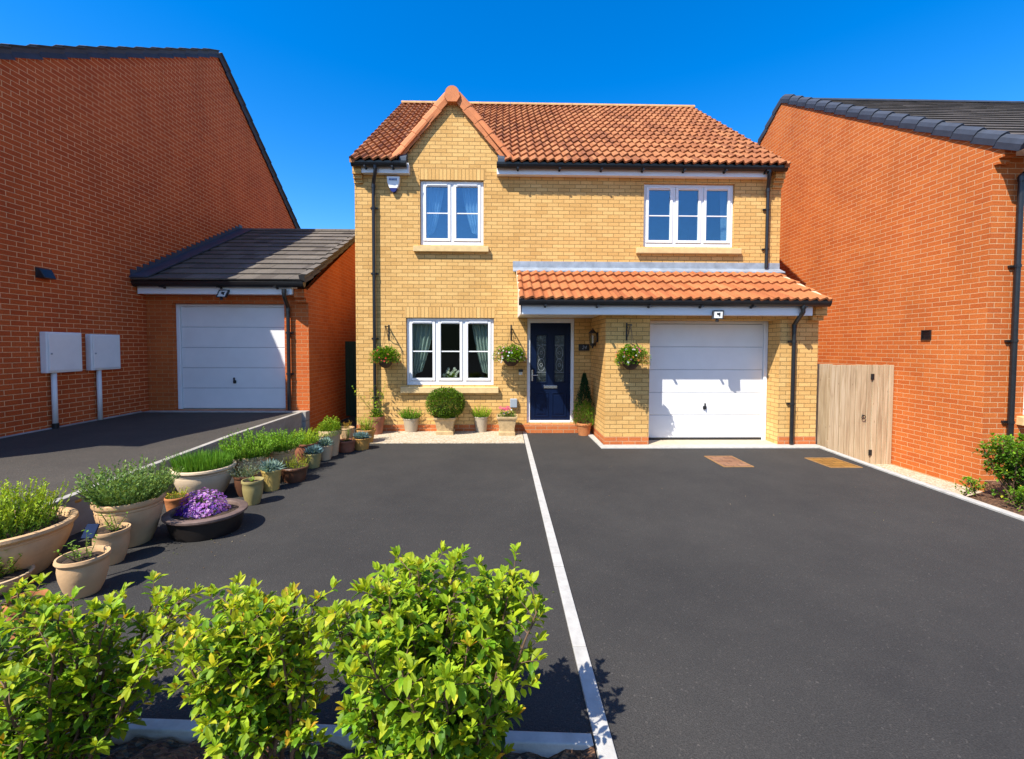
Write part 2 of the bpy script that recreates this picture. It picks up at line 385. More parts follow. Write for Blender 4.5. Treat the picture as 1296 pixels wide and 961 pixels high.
# pantiles: O = eave left corner, width along +X, slope rises in +Y
def pantiles(mb, O, W, run, rise, cover=.2, gauge=.34, amp=.030, thick=.024, skip=None, xdir=(1, 0, 0), hdir=(0, 1, 0), sub=7, jit=.0):
    O = Vector(O); X = Vector(xdir); H = Vector(hdir); L = math.hypot(run, rise)
    V = (H*run + Vector((0, 0, rise)))/L; N = X.cross(V)
    if N.z < 0: N = -N
    nt_ = max(1, round(W/cover)); cover = W/nt_; nc = max(1, round(L/gauge)); g = L/nc
    def prof(t):    # pantile section: broad pan, tight roll
        return amp*(math.sin(2*math.pi*(t - .10*math.sin(2*math.pi*t))))
    jr = random.Random(3)
    for c in range(nc):
        v0, v1 = c*g - (.03 if c == 0 else 0), (c+1)*g + .04
        jz = [jr.uniform(-jit, jit) for _ in range(nt_)]
        for k in range(nt_):
            for q in range(sub):
                u0, u1 = (k+q/sub)*cover, (k+(q+1)/sub)*cover
                if skip and skip(O + X*((u0+u1)/2) + V*((v0+v1)/2)): continue
                h0, h1 = prof(q/sub), prof((q+1)/sub)
                lift = thick*1.25 + jz[k]
                a = O + X*u0 + V*v0 + N*(h0+lift); b = O + X*u1 + V*v0 + N*(h1+lift)
                d = O + X*u0 + V*v1 + N*h0; e = O + X*u1 + V*v1 + N*h1
                uv = [(k+.5, c+.5)]*4
                mb.q([a, b, e, d], uv)
                mb.q([a - N*thick, b - N*thick, b, a], uv)
        # left and right side cheeks
def slates(mb, O, W, run, rise, wid=.3, gauge=.3, thick=.022, xdir=(1, 0, 0), hdir=(0, 1, 0)):
    O = Vector(O); X = Vector(xdir); H = Vector(hdir); L = math.hypot(run, rise)
    V = (H*run + Vector((0, 0, rise)))/L; N = X.cross(V)
    if N.z < 0: N = -N
    nc = max(1, round(L/gauge)); g = L/nc; nk = max(1, round(W/wid)); cw = W/nk
    jr = random.Random(5)
    for c in range(nc):
        sh = .5 if c % 2 else 0
        ks = [-1] + list(range(nk)) if sh else list(range(nk))
        for k in ks:
            u0, u1 = max(0, (k+sh)*cw) + .002, min(W, (k+1+sh)*cw) - .002
            if u1 - u0 < .02: continue
            t = thick + jr.uniform(0, .005); v0, v1 = c*g, (c+1)*g + .03
            a = O + X*u0 + V*v0 + N*t; b = O + X*u1 + V*v0 + N*t; e = O + X*u1 + V*v1 + N*.003; d = O + X*u0 + V*v1 + N*.003
            uv = [(k+.5, c+.5)]*4
            mb.q([a, b, e, d], uv); mb.q([a - N*thick, b - N*thick, b, a], uv)
            mb.q([a - N*thick, a, d, d - N*.01], uv); mb.q([b, b - N*thick, e - N*.01, e], uv)

# ================================================================== THE SETTING
mb = MB(); mb.q([(-400, -400, -.62), (400, -400, -.62), (400, 600, -.62), (-400, 600, -.62)])
struct(mb.build('ground', 'old_tarmac'))
mb = MB(); hp = []  # unseen ridge behind the camera, added to darken what the lower window reflects
for k in range(61): a = math.pi*(1.0 + k/60); rr = 150; hp.append((rr*math.cos(a), rr*math.sin(a), 15 + 5*math.sin(k*.9) + 3*math.sin(k*2.3)))
for p, q_ in zip(hp[:-1], hp[1:]):
    mb.q([(p[0]*.8, p[1]*.8, -.7), (q_[0]*.8, q_[1]*.8, -.7), (q_[0], q_[1], q_[2]), (p[0], p[1], p[2])]); mb.q([(p[0], p[1], p[2]), (q_[0], q_[1], q_[2]), (q_[0]*1.4, q_[1]*1.4, -.7), (p[0]*1.4, p[1]*1.4, -.7)])
struct(mb.build('added_reflection_ridge', 'added_ridge_green', smooth=True))
# drive of the yellow house
mb = MB(); mb.prism([(-4.2, .3), (-4.2, -6.74), (.42, -7.01), (.42, -14), (5.0, -14), (5.40, -2.9), (5.55, -1.4), (5.55, .3)], 'z', -.5, 0); mb.box(-4.2, 0-2.9, .3, 7, -.5, -.01); struct(mb.build('driveway', 'tarmac'))
# raised drive on the left, with its concrete retaining kerb
KL = [(-3.93, -.43, .46), (-3.98, -2.5, .44), (-4.02, -4.6, .365), (-4.08, -6.9, .24), (-4.1, -12, .04)]
mb = MB()
ZL = [.47, .47, .45, .40, .3]
for k in range(4):
    a, b = KL[k], KL[k+1]; ya = -.24 if k == 0 else a[1]
    mb.q([(-16, ya, ZL[k]), (-16, b[1], ZL[k+1]), (-6.9, b[1], ZL[k+1]), (-6.9, ya, ZL[k])])
    mb.q([(-6.9, ya, ZL[k]), (-6.9, b[1], ZL[k+1]), (b[0]-.005, b[1], b[2]), (a[0]-.005, ya, a[2])])
struct(mb.build('raised_driveway', 'old_tarmac'))
mb = MB()
for a, b in zip(KL[:-1], KL[1:]):
    mb.hexa([(a[0]-.05, a[1], -.3), (a[0]+.06, a[1], -.3), (b[0]+.06, b[1], -.3), (b[0]-.05, b[1], -.3),
             (a[0]-.05, a[1], a[2]-.03), (a[0]+.06, a[1], a[2]-.03), (b[0]+.06, b[1], b[2]-.03), (b[0]-.05, b[1], b[2]-.03)])
mb.box(-3.98, -3.805, -.43, -.255, -.3, .29)
struct(mb.build('retaining_kerb', 'wall_concrete'))
mb = MB()
for a, b in zip(KL[:-1], KL[1:]):
    mb.hexa([(a[0]-.01, a[1], a[2]-.03), (a[0]+.065, a[1], a[2]-.03), (b[0]+.065, b[1], b[2]-.03), (b[0]-.01, b[1], b[2]-.03),
             (a[0]-.01, a[1], a[2]+.012), (a[0]+.065, a[1], a[2]+.012), (b[0]+.065, b[1], b[2]+.012), (b[0]-.01, b[1], b[2]+.012)])
mb.box(-6.90, -3.80, -.43, -.255, .3, .476)
struct(mb.build('raised_kerb', 'raised_kerb_concrete', bevel=.006))
mb = MB()
mb.hexa([(-6.915, -.44, .4), (-6.88, -.44, .4), (-6.88, -4.74, .3), (-6.915, -4.74, .3), (-6.915, -.44, .495), (-6.88, -.44, .478), (-6.88, -4.74, .462), (-6.915, -4.74, .475)])
struct(mb.build('wall_foot_kerb', 'wall_concrete'))
# gravel strip under the front window
mb = MB(); mb.box(-2.50, .40, -1.08, .0, -.1, .012); struct(mb.build('gravel_strip', 'pale_gravel'))
# white concrete edgings laid flush
mb = MB()
for k in range(14): mb.box(.412, .490, -.02-(k+1)*.914+.005, -.02-k*.914, -.1, .016 + .001*(k % 3))
struct(mb.build('dividing_kerb', 'kerb_concrete', bevel=.004))
mb = MB(); mb.hexa([(-4.1, -6.79, -.2), (.402, -7.045, -.2), (.402, -6.985, -.2), (-4.1, -6.73, -.2), (-4.1, -6.79, .02), (.402, -7.045, .02), (.402, -6.985, .02), (-4.1, -6.73, .02)]); struct(mb.build('bed_kerb', 'kerb_concrete', bevel=.006))
mb = MB()
mb.hexa([(1.70, -1.36, -.1), (1.79, -1.26, -.1), (1.795, -.01, -.1), (1.68, -.01, -.1), (1.70, -1.36, .02), (1.79, -1.26, .02), (1.795, -.01, .02), (1.68, -.01, .02)])
mb.box(1.70, 5.62, -1.50, -1.262, -.1, .017)
struct(mb.build('garage_kerb', 'kerb_concrete', bevel=.004))
KR = [(5.50, -1.502), (5.40, -2.6), (5.33, -3.6), (5.27, -4.7), (5.20, -6.5), (5.05, -12)]
mb = MB()
for a, b in zip(KR[:-1], KR[1:]):
    mb.hexa([(x, y, z) for z in (-.45, .022) for (x, y) in ((a[0], a[1]), (a[0]+.085, a[1]), (b[0]+.085, b[1]), (b[0], b[1]))])
struct(mb.build('side_kerb', 'kerb_concrete', bevel=.005))
mb = MB()
for a, b in zip(KR[2:-1], KR[3:]):
    mb.hexa([(x, y, z) for z in (-.45, -.012) for (x, y) in ((a[0]+.087, a[1]), (a[0]+.20, a[1]), (b[0]+.20, b[1]), (b[0]+.087, b[1]))])
struct(mb.build('paver_edge', 'threshold_concrete', bevel=.005))
mb = MB(); mb.q([(5.3, -3.6, -.27), (6.89, -3.6, -.31), (6.89, 9, -.33), (5.3, 9, -.32)]); struct(mb.build('side_path', 'pale_gravel'))
mb = MB(); mb.prism([(5.40, -12), (16, -12), (16, -3.3), (6.93, -3.12), (5.48, -3.72)], 'z', -.6, -.13); mb.box(6.94, 16, -3.3, -2.82, -.6, -.16); struct(mb.build('side_bed', 'mulch'))
# mulch bed at the front, uneven
mb = MB()
def hz(x, y): return .02 + .014*math.sin(x*7.1+y*3) + .014*math.sin(x*17+y*23) + .012*math.sin(x*41-y*37)
gx, gy = 110, 44
for i in range(gx):
    for j in range(gy):
        xs = [-4.0 + 4.40*(i+a)/gx for a in (0, 1)]; ys = [-9.2 + (2.155 + (.21*(.4-xs[0])/4.4))*(j+a)/gy for a in (0, 1)]
        mb.q([(xs[0], ys[0], hz(xs[0], ys[0])-.03), (xs[1], ys[0], hz(xs[1], ys[0])-.03), (xs[1], ys[1], hz(xs[1], ys[1])-.03), (xs[0], ys[1], hz(xs[0], ys[1])-.03)])
o = mb.build('planting_bed', 'mulch'); struct(o)
mb = MB(); jr = random.Random(12)
for k in range(2600):
    x, y = jr.uniform(-3.2, .38), jr.uniform(-8.2, -7.1); z = hz(x, y) - .03 + .008
    a = jr.uniform(0, 6.3); l, w_ = jr.uniform(.008, .028), jr.uniform(.004, .011); t = jr.uniform(-.5, .5)
    ux, uy, uz = math.cos(a)*l, math.sin(a)*l, t*l*.6; vx, vy = -math.sin(a)*w_, math.cos(a)*w_
    mb.q([(x-ux-vx, y-uy-vy, z-uz), (x+ux-vx, y+uy-vy, z+uz), (x+ux+vx, y+uy+vy, z+uz+.004), (x-ux+vx, y-uy+vy, z-uz+.004)])
o = mb.build('bark_chippings', 'bark'); o['kind'] = 'stuff'

mb = MB(); jr = random.Random(31); mb.col = (.2, .13, .05)
for k in range(150):
    if k < 90: x, y = -2.75 + jr.gauss(0, .35), -5.0 + jr.gauss(0, .45)
    else: x, y = jr.uniform(-3, 5), jr.uniform(-6.8, -1.6)
    mb.col = jr.choice(((.22, .15, .06), (.10, .12, .03), (.30, .24, .14), (.12, .07, .035))); a = jr.uniform(0, 6.3); l, w_ = jr.uniform(.004, .011), jr.uniform(.002, .005); c_, s_ = math.cos(a), math.sin(a)
    mb.q([(x-c_*l, y-s_*l, .004), (x+s_*w_, y-c_*w_, .006), (x+c_*l, y+s_*l, .009), (x-s_*w_, y+c_*w_, .005)])
o = mb.build('leaf_litter', 'matt_leaf'); o['kind'] = 'stuff'

# ================================================================== THE YELLOW HOUSE
WL, WR, ZT = -2.965, 5.68, 5.25
W1 = (-1.667, -.3875, 3.787, 5.082); W2 = (2.862, 4.724, 3.787, 5.068); W3 = (-1.959, -.178, .951, 2.325); DR = (.500, 1.474, .179, 2.3265)
GY = -1.24; GX0, GX1 = 1.815, 5.62; GD = (2.602, 4.93, .0, 2.235)
house = thing('detached_house', 'yellow brick detached house with orange pantile roof, navy front door and integral garage', 'house', (1.3, 0, 0))
mb = MB()
wall_y(mb, WL, WR, 0, ZT, 0, .25, [W1, W2, W3, DR])
# brick face of the small front gable
gxl, gxr, gxc = -1.99, -.02, -1.005
mb.q([(gxl, 0, ZT), (gxr, 0, ZT), (gxr, 0, 5.50), (gxc, 0, 6.77), (gxl, 0, 5.50)])
mb.q([(gxr, .25, ZT), (gxl, .25, ZT), (gxl, .25, 5.50), (gxc, .25, 6.77), (gxr, .25, 5.50)])
RY, RZ, BY = 4.21, 8.86, 8.42
for X, sgn in ((WL, -1), (WR, 1)):
    p = [(X, 0, -.3), (X, BY, -.3), (X, BY, ZT), (X, RY, RZ-.22), (X, 0, ZT)]
    mb.q(p if sgn > 0 else p[::-1]); i = X - sgn*.25
    p = [(i, .25, -.3), (i, BY-.25, -.3), (i, BY-.25, ZT), (i, RY, RZ-.3), (i, .25, ZT)]
    mb.q(p[::-1] if sgn > 0 else p)
mb.q([(WR, BY, -.3), (WL, BY, -.3), (WL, BY, ZT), (WR, BY, ZT)])
# corbelled kneelers at both ends of the eaves
for x0, x1 in ((WL, WL+.17), (WR-.20, WR)):
    for k, (z0, z1, d) in enumerate(((4.99, 5.065, .04), (5.065, 5.14, .08), (5.14, 5.32, .13))):
        mb.box(x0+.001, x1-.001, -d, -.0005, z0+.001, z1-.001)
mb.build('wall', 'yellow_brick', house)
# garage and porch walls
mb = MB()
wall_y(mb, GX0, GX1, 0, 2.34, GY, .37, [(GD[0], GD[1], -.001, GD[3])])
mb.q([(GX0, 0, 0), (GX0, GY, 0), (GX0, GY, 2.5), (GX0, 0, 3.2)]); mb.q([(GX0+.2, GY+.25, 0), (GX0+.2, 0, 0), (GX0+.2, 0, 2.5), (GX0+.2, GY+.25, 2.5)])
mb.q([(GX1, GY, -.36), (GX1, 0, -.36), (GX1, 0, 3.2), (GX1, GY, 2.5)]); mb.q([(GX1-.2, 0, 0), (GX1-.2, GY+.25, 0), (GX1-.2, GY+.25, 2.5), (GX1-.2, 0, 2.5)])
mb.box(GX1-.20, GX1-.001, GY-.20, GY-.001, 2.30, 2.50); mb.box(GX1-.20, GX1-.001, GY-.12, GY-.001, 2.225, 2.299)
mb.build('garage_wall', 'yellow_brick', house)
mb = MB()
for (x0, x1, yf) in ((WL-.003, DR[0]-.0, 0), (DR[1], GX0-.004, 0)):
    mb.box(x0, x1, yf-.004, yf+.1, 0, .15); mb.build('plinth', 'plinth_brick', house); mb = MB()
mb.box(GX0-.004, GD[0]-.001, GY-.004, GY+.35, 0, .15); mb.box(GX0-.003, GX0+.1, GY+.349, -.006, 0, .149); mb.build('plinth', 'plinth_brick', house); mb = MB(); mb.box(GD[1]+.001, GX1+.004, GY-.004, GY+.35, 0, .15)
mb.build('plinth', 'plinth_brick', house)
mb = MB(); mb.box(DR[0]-.05, DR[1]+.09, -.16, -.006, -.01, .165); mb.build('door_step', 'plinth_brick', house, bevel=.004)
for (a, b, z) in ((W1[0]-.02, W1[1]+.02, W1[3]), (W3[0]-.02, W3[1]+.02, W3[3])):
    mb = MB(); mb.z0 = z; mb.box(a, b, -.004, .02, z, z+.225); mb.build('lintel', 'yellow_soldier_brick', house, uvmode='soldier')
# sunlit-room boxes behind the windows
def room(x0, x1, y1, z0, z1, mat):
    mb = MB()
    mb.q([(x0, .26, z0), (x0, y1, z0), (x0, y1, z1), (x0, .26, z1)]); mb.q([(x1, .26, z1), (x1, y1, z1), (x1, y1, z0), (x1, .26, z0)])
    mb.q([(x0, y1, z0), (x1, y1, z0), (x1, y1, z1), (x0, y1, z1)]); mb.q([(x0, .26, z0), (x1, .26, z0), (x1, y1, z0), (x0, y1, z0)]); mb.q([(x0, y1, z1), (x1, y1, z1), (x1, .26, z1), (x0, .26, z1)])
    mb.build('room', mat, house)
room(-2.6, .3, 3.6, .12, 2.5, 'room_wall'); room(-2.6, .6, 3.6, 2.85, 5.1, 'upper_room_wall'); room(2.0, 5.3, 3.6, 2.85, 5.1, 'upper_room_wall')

def window(par, x0, x1, z0, z1, Y, n, glassmat, sill):
    yf = Y + .055; fw = .058
    mb = MB()
    g = .004
    mb.box(x0+g, x0+fw, yf, yf+.06, z0+g, z1-g); mb.box(x1-fw, x1-g, yf, yf+.06, z0+g, z1-g)
    mb.box(x0+fw, x1-fw, yf, yf+.06, z1-fw, z1-g); mb.box(x0+fw, x1-fw, yf, yf+.06, z0+g, z0+fw+.03)
    cw = (x1-x0-2*fw)/n; mw = .05
    for k in range(1, n): mb.box(x0+fw+k*cw-mw/2, x0+fw+k*cw+mw/2, yf+.002, yf+.058, z0+fw+.03, z1-fw)
    win = mb.build('window', 'white_upvc', par, bevel=.006)
    for k in range(n):
        a = x0+fw+k*cw + (mw/2 if k else 0); b = x0+fw+(k+1)*cw - (mw/2 if k < n-1 else 0); c, d = z0+fw+.03, z1-fw
        a += .004; b -= .004; c += .004; d -= .004; sw = .055; ys = yf-.016
        mb = MB()
        mb.box(a, a+sw, ys, yf+.05, c, d); mb.box(b-sw, b, ys, yf+.05, c, d); mb.box(a+sw, b-sw, ys, yf+.05, d-sw, d); mb.box(a+sw, b-sw, ys, yf+.05, c, c+sw)
        mb.build('sash', 'white_upvc', win, bevel=.007)
        mb = MB(); mb.box(a+sw-.004, b-sw+.004, yf+.012, yf+.018, c+sw-.004, d-sw+.004); mb.build('pane', glassmat, win)
        mb = MB(); zm = (c+d)/2 - .01; mb.box(a+sw-.002, b-sw+.002, yf+.004, yf+.026, zm-.012, zm+.012); mb.build('glazing_bar', 'white_upvc', win, bevel=.004)
        mb = MB(); mb.box(a+.07, b-.07, ys-.016, ys-.0015, d-.034, d-.012); mb.build('trickle_vent', 'white_upvc', win, bevel=.004)
    if sill:
        mb = MB(); sa, sb, sz0, sz1 = sill
        mb.hexa([(sa, Y-.085, sz0), (sb, Y-.085, sz0), (sb, Y+.06, sz0), (sa, Y+.06, sz0), (sa, Y-.085, sz1-.012), (sb, Y-.085, sz1-.012), (sb, Y+.06, sz1+.003), (sa, Y+.06, sz1+.003)])
        mb.build('sill', 'sandstone', win, bevel=.006)
    return win
window(house, *W1, 0, 2, 'upper_glass', (-1.79, -.285, 3.645, 3.765))
window(house, *W2, 0, 3, 'upper_glass', (2.71, 4.845, 3.645, 3.765))
window(house, *W3, 0, 3, 'clear_glass', (-2.06, -.08, .80, .93))

# front door
mb = MB(); yf = .05
mb.box(DR[0]+.003, DR[0]+.068, yf, yf+.09, DR[2]+.003, DR[3]-.003); mb.box(DR[1]-.068, DR[1]-.003, yf, yf+.09, DR[2]+.003, DR[3]-.003)
mb.box(DR[0]+.068, DR[1]-.068, yf, yf+.09, DR[3]-.09, DR[3]-.003); mb.box(DR[0]+.068, DR[1]-.068, yf-.03, yf+.09, DR[2]+.003, DR[2]+.045)
dframe = mb.build('door_frame', 'white_upvc', house, bevel=.006)
mb = MB(); dx0, dx1, dz0, dz1 = DR[0]+.072, DR[1]-.072, DR[2]+.05, DR[3]-.094; dw = dx1-dx0; yd = yf+.022
P = [(dx0+.13, dx0+.325, 1.02, 1.98), (dx1-.325, dx1-.13, 1.02, 1.98)]; PL = [(dx0+.10, dx0+.36, .32, .78), (dx1-.36, dx1-.10, .32, .78)]
wall_y(mb, dx0, dx1, dz0, dz1, yd, .045, P)
door = mb.build('door', 'navy_paint', house)
for h in P:
    mb = MB(); mb.box(h[0]-.003, h[1]+.003, yd+.016, yd+.024, h[2]-.003, h[3]+.003)
    mb.build('glass_panel', 'leaded_glass', door)
    mb = MB(); cx, cz = (h[0]+h[1])/2, (h[2]+h[3])/2
    for z in (h[2]+.2, h[3]-.2): mb.box(h[0], h[1], yd+.010, yd+.0155, z-.003, z+.003)
    for zc in (h[2]+.35, h[3]-.36):
        mb.tube([(cx+.07*math.sin(t*math.pi/8)*(1 if t % 8 else 1), yd+.0125, zc+.13*math.cos(t*math.pi/8)) for t in range(17)], .003, 5, False)
        mb.tube([(cx+.03*math.sin(t*math.pi/6), yd+.0125, zc+.03*math.cos(t*math.pi/6)) for t in range(13)], .003, 5, False)
    mb.build('lead_came', 'grey_box', door)
for h in P + PL:
    mb = MB(); e = .022
    for (a, b, c, d) in ((h[0]-e, h[0], h[2]-e, h[3]+e), (h[1], h[1]+e, h[2]-e, h[3]+e), (h[0], h[1], h[3], h[3]+e), (h[0], h[1], h[2]-e, h[2])): mb.box(a, b, yd-.012, yd+.002, c, d)
    if h in PL: mb.box(h[0]+.035, h[1]-.035, yd-.010, yd+.002, h[2]+.035, h[3]-.035)
    mb.build('moulding', 'navy_paint', door, bevel=.005)
mb = MB(); mb.box(dx0+.025, dx0+.055, yd-.012, yd-.001, 1.04, 1.27); mb.tube([(dx0+.04, yd-.01, 1.16), (dx0+.04, yd-.055, 1.16)], .01, 8)
mb.tube([(dx0+.03, yd-.055, 1.16), (dx0+.16, yd-.055, 1.16)], .010, 8); mb.build('door_handle', 'chrome', door, bevel=.003)
mb = MB(); mb.box(dx0+.28, dx0+.56, yd-.018, yd-.001, .885, .945); mb.build('letterbox', 'chrome', door, bevel=.006)

# garage door
mb = MB(); gy = GY+.36
for k in range(5):
    z0, z1 = .055 + k*.424, .055 + (k+1)*.424
    mb.box(GD[0]+.075, GD[1]-.075, gy+.012, gy+.05, z0+.004, z1-.004)
gdoor = mb.build('garage_door', 'white_paint', house, bevel=.007)
mb = MB(); mb.box(GD[0]+.08, GD[1]-.08, gy+.022, gy+.045, .05, 2.17); mb.build('panel_joint', 'grey_box', gdoor)
mb = MB(); mb.box(GD[0]+.003, GD[0]+.07, gy-.02, gy+.06, .012, GD[3]-.003); mb.box(GD[1]-.07, GD[1]-.003, gy-.02, gy+.06, .012, GD[3]-.003); mb.box(GD[0]+.07, GD[1]-.07, gy-.01, gy+.06, GD[3]-.055, GD[3]-.003)
mb.build('door_surround', 'white_upvc', gdoor, bevel=.005)
def ghandle(x, z, y, par):
    mb = MB(); mb.lathe([(.0, -.035), (.03, -.03), (.034, 0), (.03, .03), (0, .035)], (x, y-.012, z), 12, 1, .45)
    mb.box(x-.009, x+.009, y-.05, y-.012, z-.010, z+.085); mb.build('handle', 'black_plastic', par, bevel=.003)
ghandle(3.77, .62, gy+.012, gdoor)
mb = MB(); mb.box(GD[0]+.02, GD[1]-.02, gy+.01, gy+.04, .014, .05); mb.build('seal', 'black_plastic', gdoor)
mb = MB(); mb.box(GD[0]+.001, GD[1]-.001, GY-.02, GY+.42, -.1, .014); mb.box(GD[0]+.001, GD[1]-.001, gy+.06, -.01, -.1, .012); mb.build('threshold', 'threshold_concrete', house)
mb = MB(); mb.box(GX0+.02, GX1-.02, gy+.10, gy+.14, 0, 2.3); mb.build('garage_lining', 'room_wall', house)

# main roof
EZ, EY = 5.37, -.27; RX0, RX1 = -2.965, 5.665
rise, run = RZ-EZ, RY-EY
def gap(p):
    # nothing under the small gable's own roof, nor in front of its brick face
    hw = 1.17*(1-(p.z-5.36)/1.48)
    if p.y < .02: return gxl-.06 < p.x < gxr+.06
    return abs(p.x-gxc) < hw-.05
mb = MB(); pantiles(mb, (RX0, EY, EZ), RX1-RX0, run, rise, .168, .345, .030, .036, gap, jit=.004)
roof = mb.build('roof', 'clay_pantile', house, autosmooth=35)
mb = MB()
mb.q([(RX0+.02, BY+.35, EZ-.03), (RX1-.02, BY+.35, EZ-.03), (RX1-.02, RY, RZ-.02), (RX0+.02, RY, RZ-.02)][::-1], [(0.5, .5)]*4)
mb.build('rear_slope', 'clay_pantile', roof)
mb = MB()
sl_ = rise/run
for (xa, xb) in ((RX0+.02, gxl-.07), (gxr+.07, RX1-.02)):   # felt under the eaves tiles
    mb.q([(xa, EY+.05, EZ-.045+.05*sl_), (xb, EY+.05, EZ-.045+.05*sl_), (xb, .3, EZ-.045+(.3-EY)*sl_), (xa, .3, EZ-.045+(.3-EY)*sl_)])
mb.q([(gxr+.07, .3, EZ-.045+(.3-EY)*sl_), (RX1-.02, .3, EZ-.045+(.3-EY)*sl_), (RX1-.02, RY, RZ-.045), (gxc+.2, RY, RZ-.045)])
mb.q([(RX0+.02, .3, EZ-.045+(.3-EY)*sl_), (gxl-.07, .3, EZ-.045+(.3-EY)*sl_), (gxc-.2, RY, RZ-.045), (RX0+.02, RY, RZ-.045)])
mb.build('underlay', 'black_plastic', roof)
mb = MB()
nr = 19
for k in range(nr):
    xa, xb = RX0 + (RX1-RX0)*k/nr + .003, RX0 + (RX1-RX0)*(k+1)/nr - .003
    pts = [(RY+.13*math.cos(t*math.pi/8), RZ-.035+.105*math.sin(t*math.pi/8)) for t in range(9)]
    mb.prism(pts, 'x', xa, xb)
    for f in range(len(mb.f)-11, len(mb.f)): mb.uv[f] = [(k+.5, 40.5)]*len(mb.f[f])
mb.build('ridge_tiles', 'ridge_clay', roof)
mb = MB()   # mortar-bedded verges
for X in (RX0, RX1):
    s_ = -1 if X < 0 else 1; a, b = sorted((X-s_*.09, X+s_*.006))
    mb = MB(); mb.hexa([(a, EY, EZ-.07), (b, EY, EZ-.07), (b, RY, RZ-.07), (a, RY, RZ-.07), (a, EY, EZ+.02), (b, EY, EZ+.02), (b, RY, RZ+.02), (a, RY, RZ+.02)])
    mb.build('verge', 'clay_pantile', roof)
# small front gable: roof slopes, verge tiles, lead
mb = MB(); AZ_ = 6.80
yb = EY + (AZ_-EZ)/sl_
for s_ in (-1, 1):
    ex, ez = gxc+s_*1.12, 5.46; ye = EY+(ez-EZ)/sl_
    q_ = [(gxc, -.06, AZ_), (gxc, yb, AZ_), (ex, ye, ez), (ex, -.06, ez)]
    mb.q(q_ if s_ < 0 else q_[::-1], [(7.5, 3.5)]*4)
    q_ = [(gxc, -.06, AZ_-.06), (gxc, yb, AZ_-.06), (ex, ye, ez-.06), (ex, -.06, ez-.06)]
    mb.q(q_ if s_ > 0 else q_[::-1], [(7.5, 3.5)]*4)
gable = mb.build('gable_roof', 'clay_pantile', house)
def verge_run(A, B, n, nameparent, mat, wid=.165, y0=-.12, y1=.10, axis='y'):
    mb = MB(); A, B = Vector(A), Vector(B); D = (B-A)/n; L = D.length; d = D.normalized()
    for k in range(n):
        p0 = A + D*k; p1 = A + D*(k+1) + d*.025
        lift = .016 if axis == 'y' else .032
        if axis == 'y': nrm = Vector((-d.z, 0, d.x)); nrm = nrm if nrm.z > 0 else -nrm; dep = Vector((0, 1, 0))
        else: nrm = Vector((0, -d.z, d.y)); nrm = nrm if nrm.z > 0 else -nrm; dep = Vector((1, 0, 0))
        i0 = len(mb.v)
        # rounded cap profile across (dep, nrm); lower end (p0 side) sits proud
        prof = [(y0, -wid*.55), (y0-.012, -wid*.1), (y0+.005, wid*.22), (y0+.05, wid*.40), ((y0+y1)/2, wid*.45), (y1, wid*.30), (y1, -.02)]
        for (p, up) in ((p0, lift), (p1, 0.0)):
            for (a, b) in prof: mb.v.append(tuple(p + dep*(a - up*.4*(1 if a < (y0+y1)/2 else 0)) + nrm*(b+up)))
        m_ = len(prof)
        for a in range(m_-1): mb.f.append((i0+a, i0+a+1, i0+m_+a+1, i0+m_+a))
        mb.f.append((i0+m_-1, i0, i0+m_, i0+2*m_-1))
        mb.f.append(tuple(i0+a for a in reversed(range(m_)))); mb.f.append(tuple(i0+m_+a for a in range(m_)))
    return mb
for s_ in (-1, 1):
    mb = verge_run((gxc+s_*1.175, 0, 5.44), (gxc+s_*.09, 0, 6.73), 5, None, None, .225, -.08, .12)
    mb.build('verge_tiles', 'verge_clay', gable, bevel=.006)
mb = MB()
pts = [(gxc+.135*math.cos(t), 6.73+.135*math.sin(t)) for t in [math.pi*k/12 for k in range(13)]] + [(gxc-.155, 6.66), (gxc-.09, 6.56), (gxc+.09, 6.56), (gxc+.155, 6.66)]
mb.prism(pts, 'y', -.135, .1); mb.build('apex_cap', 'verge_clay', gable, bevel=.012)
mb = MB()
for s_ in (-1, 1):
    a = gxc + s_*.90; b = gxc+s_*1.04
    x0, x1 = sorted((a, b))
    mb.prism([(-.005, 5.35), (-.15, 5.35), (-.15, 5.46), (-.005, 5.64)], 'x', x0, x1)
    mb.build('lead_cheek', 'dark_lead', gable, bevel=.004); mb = MB()
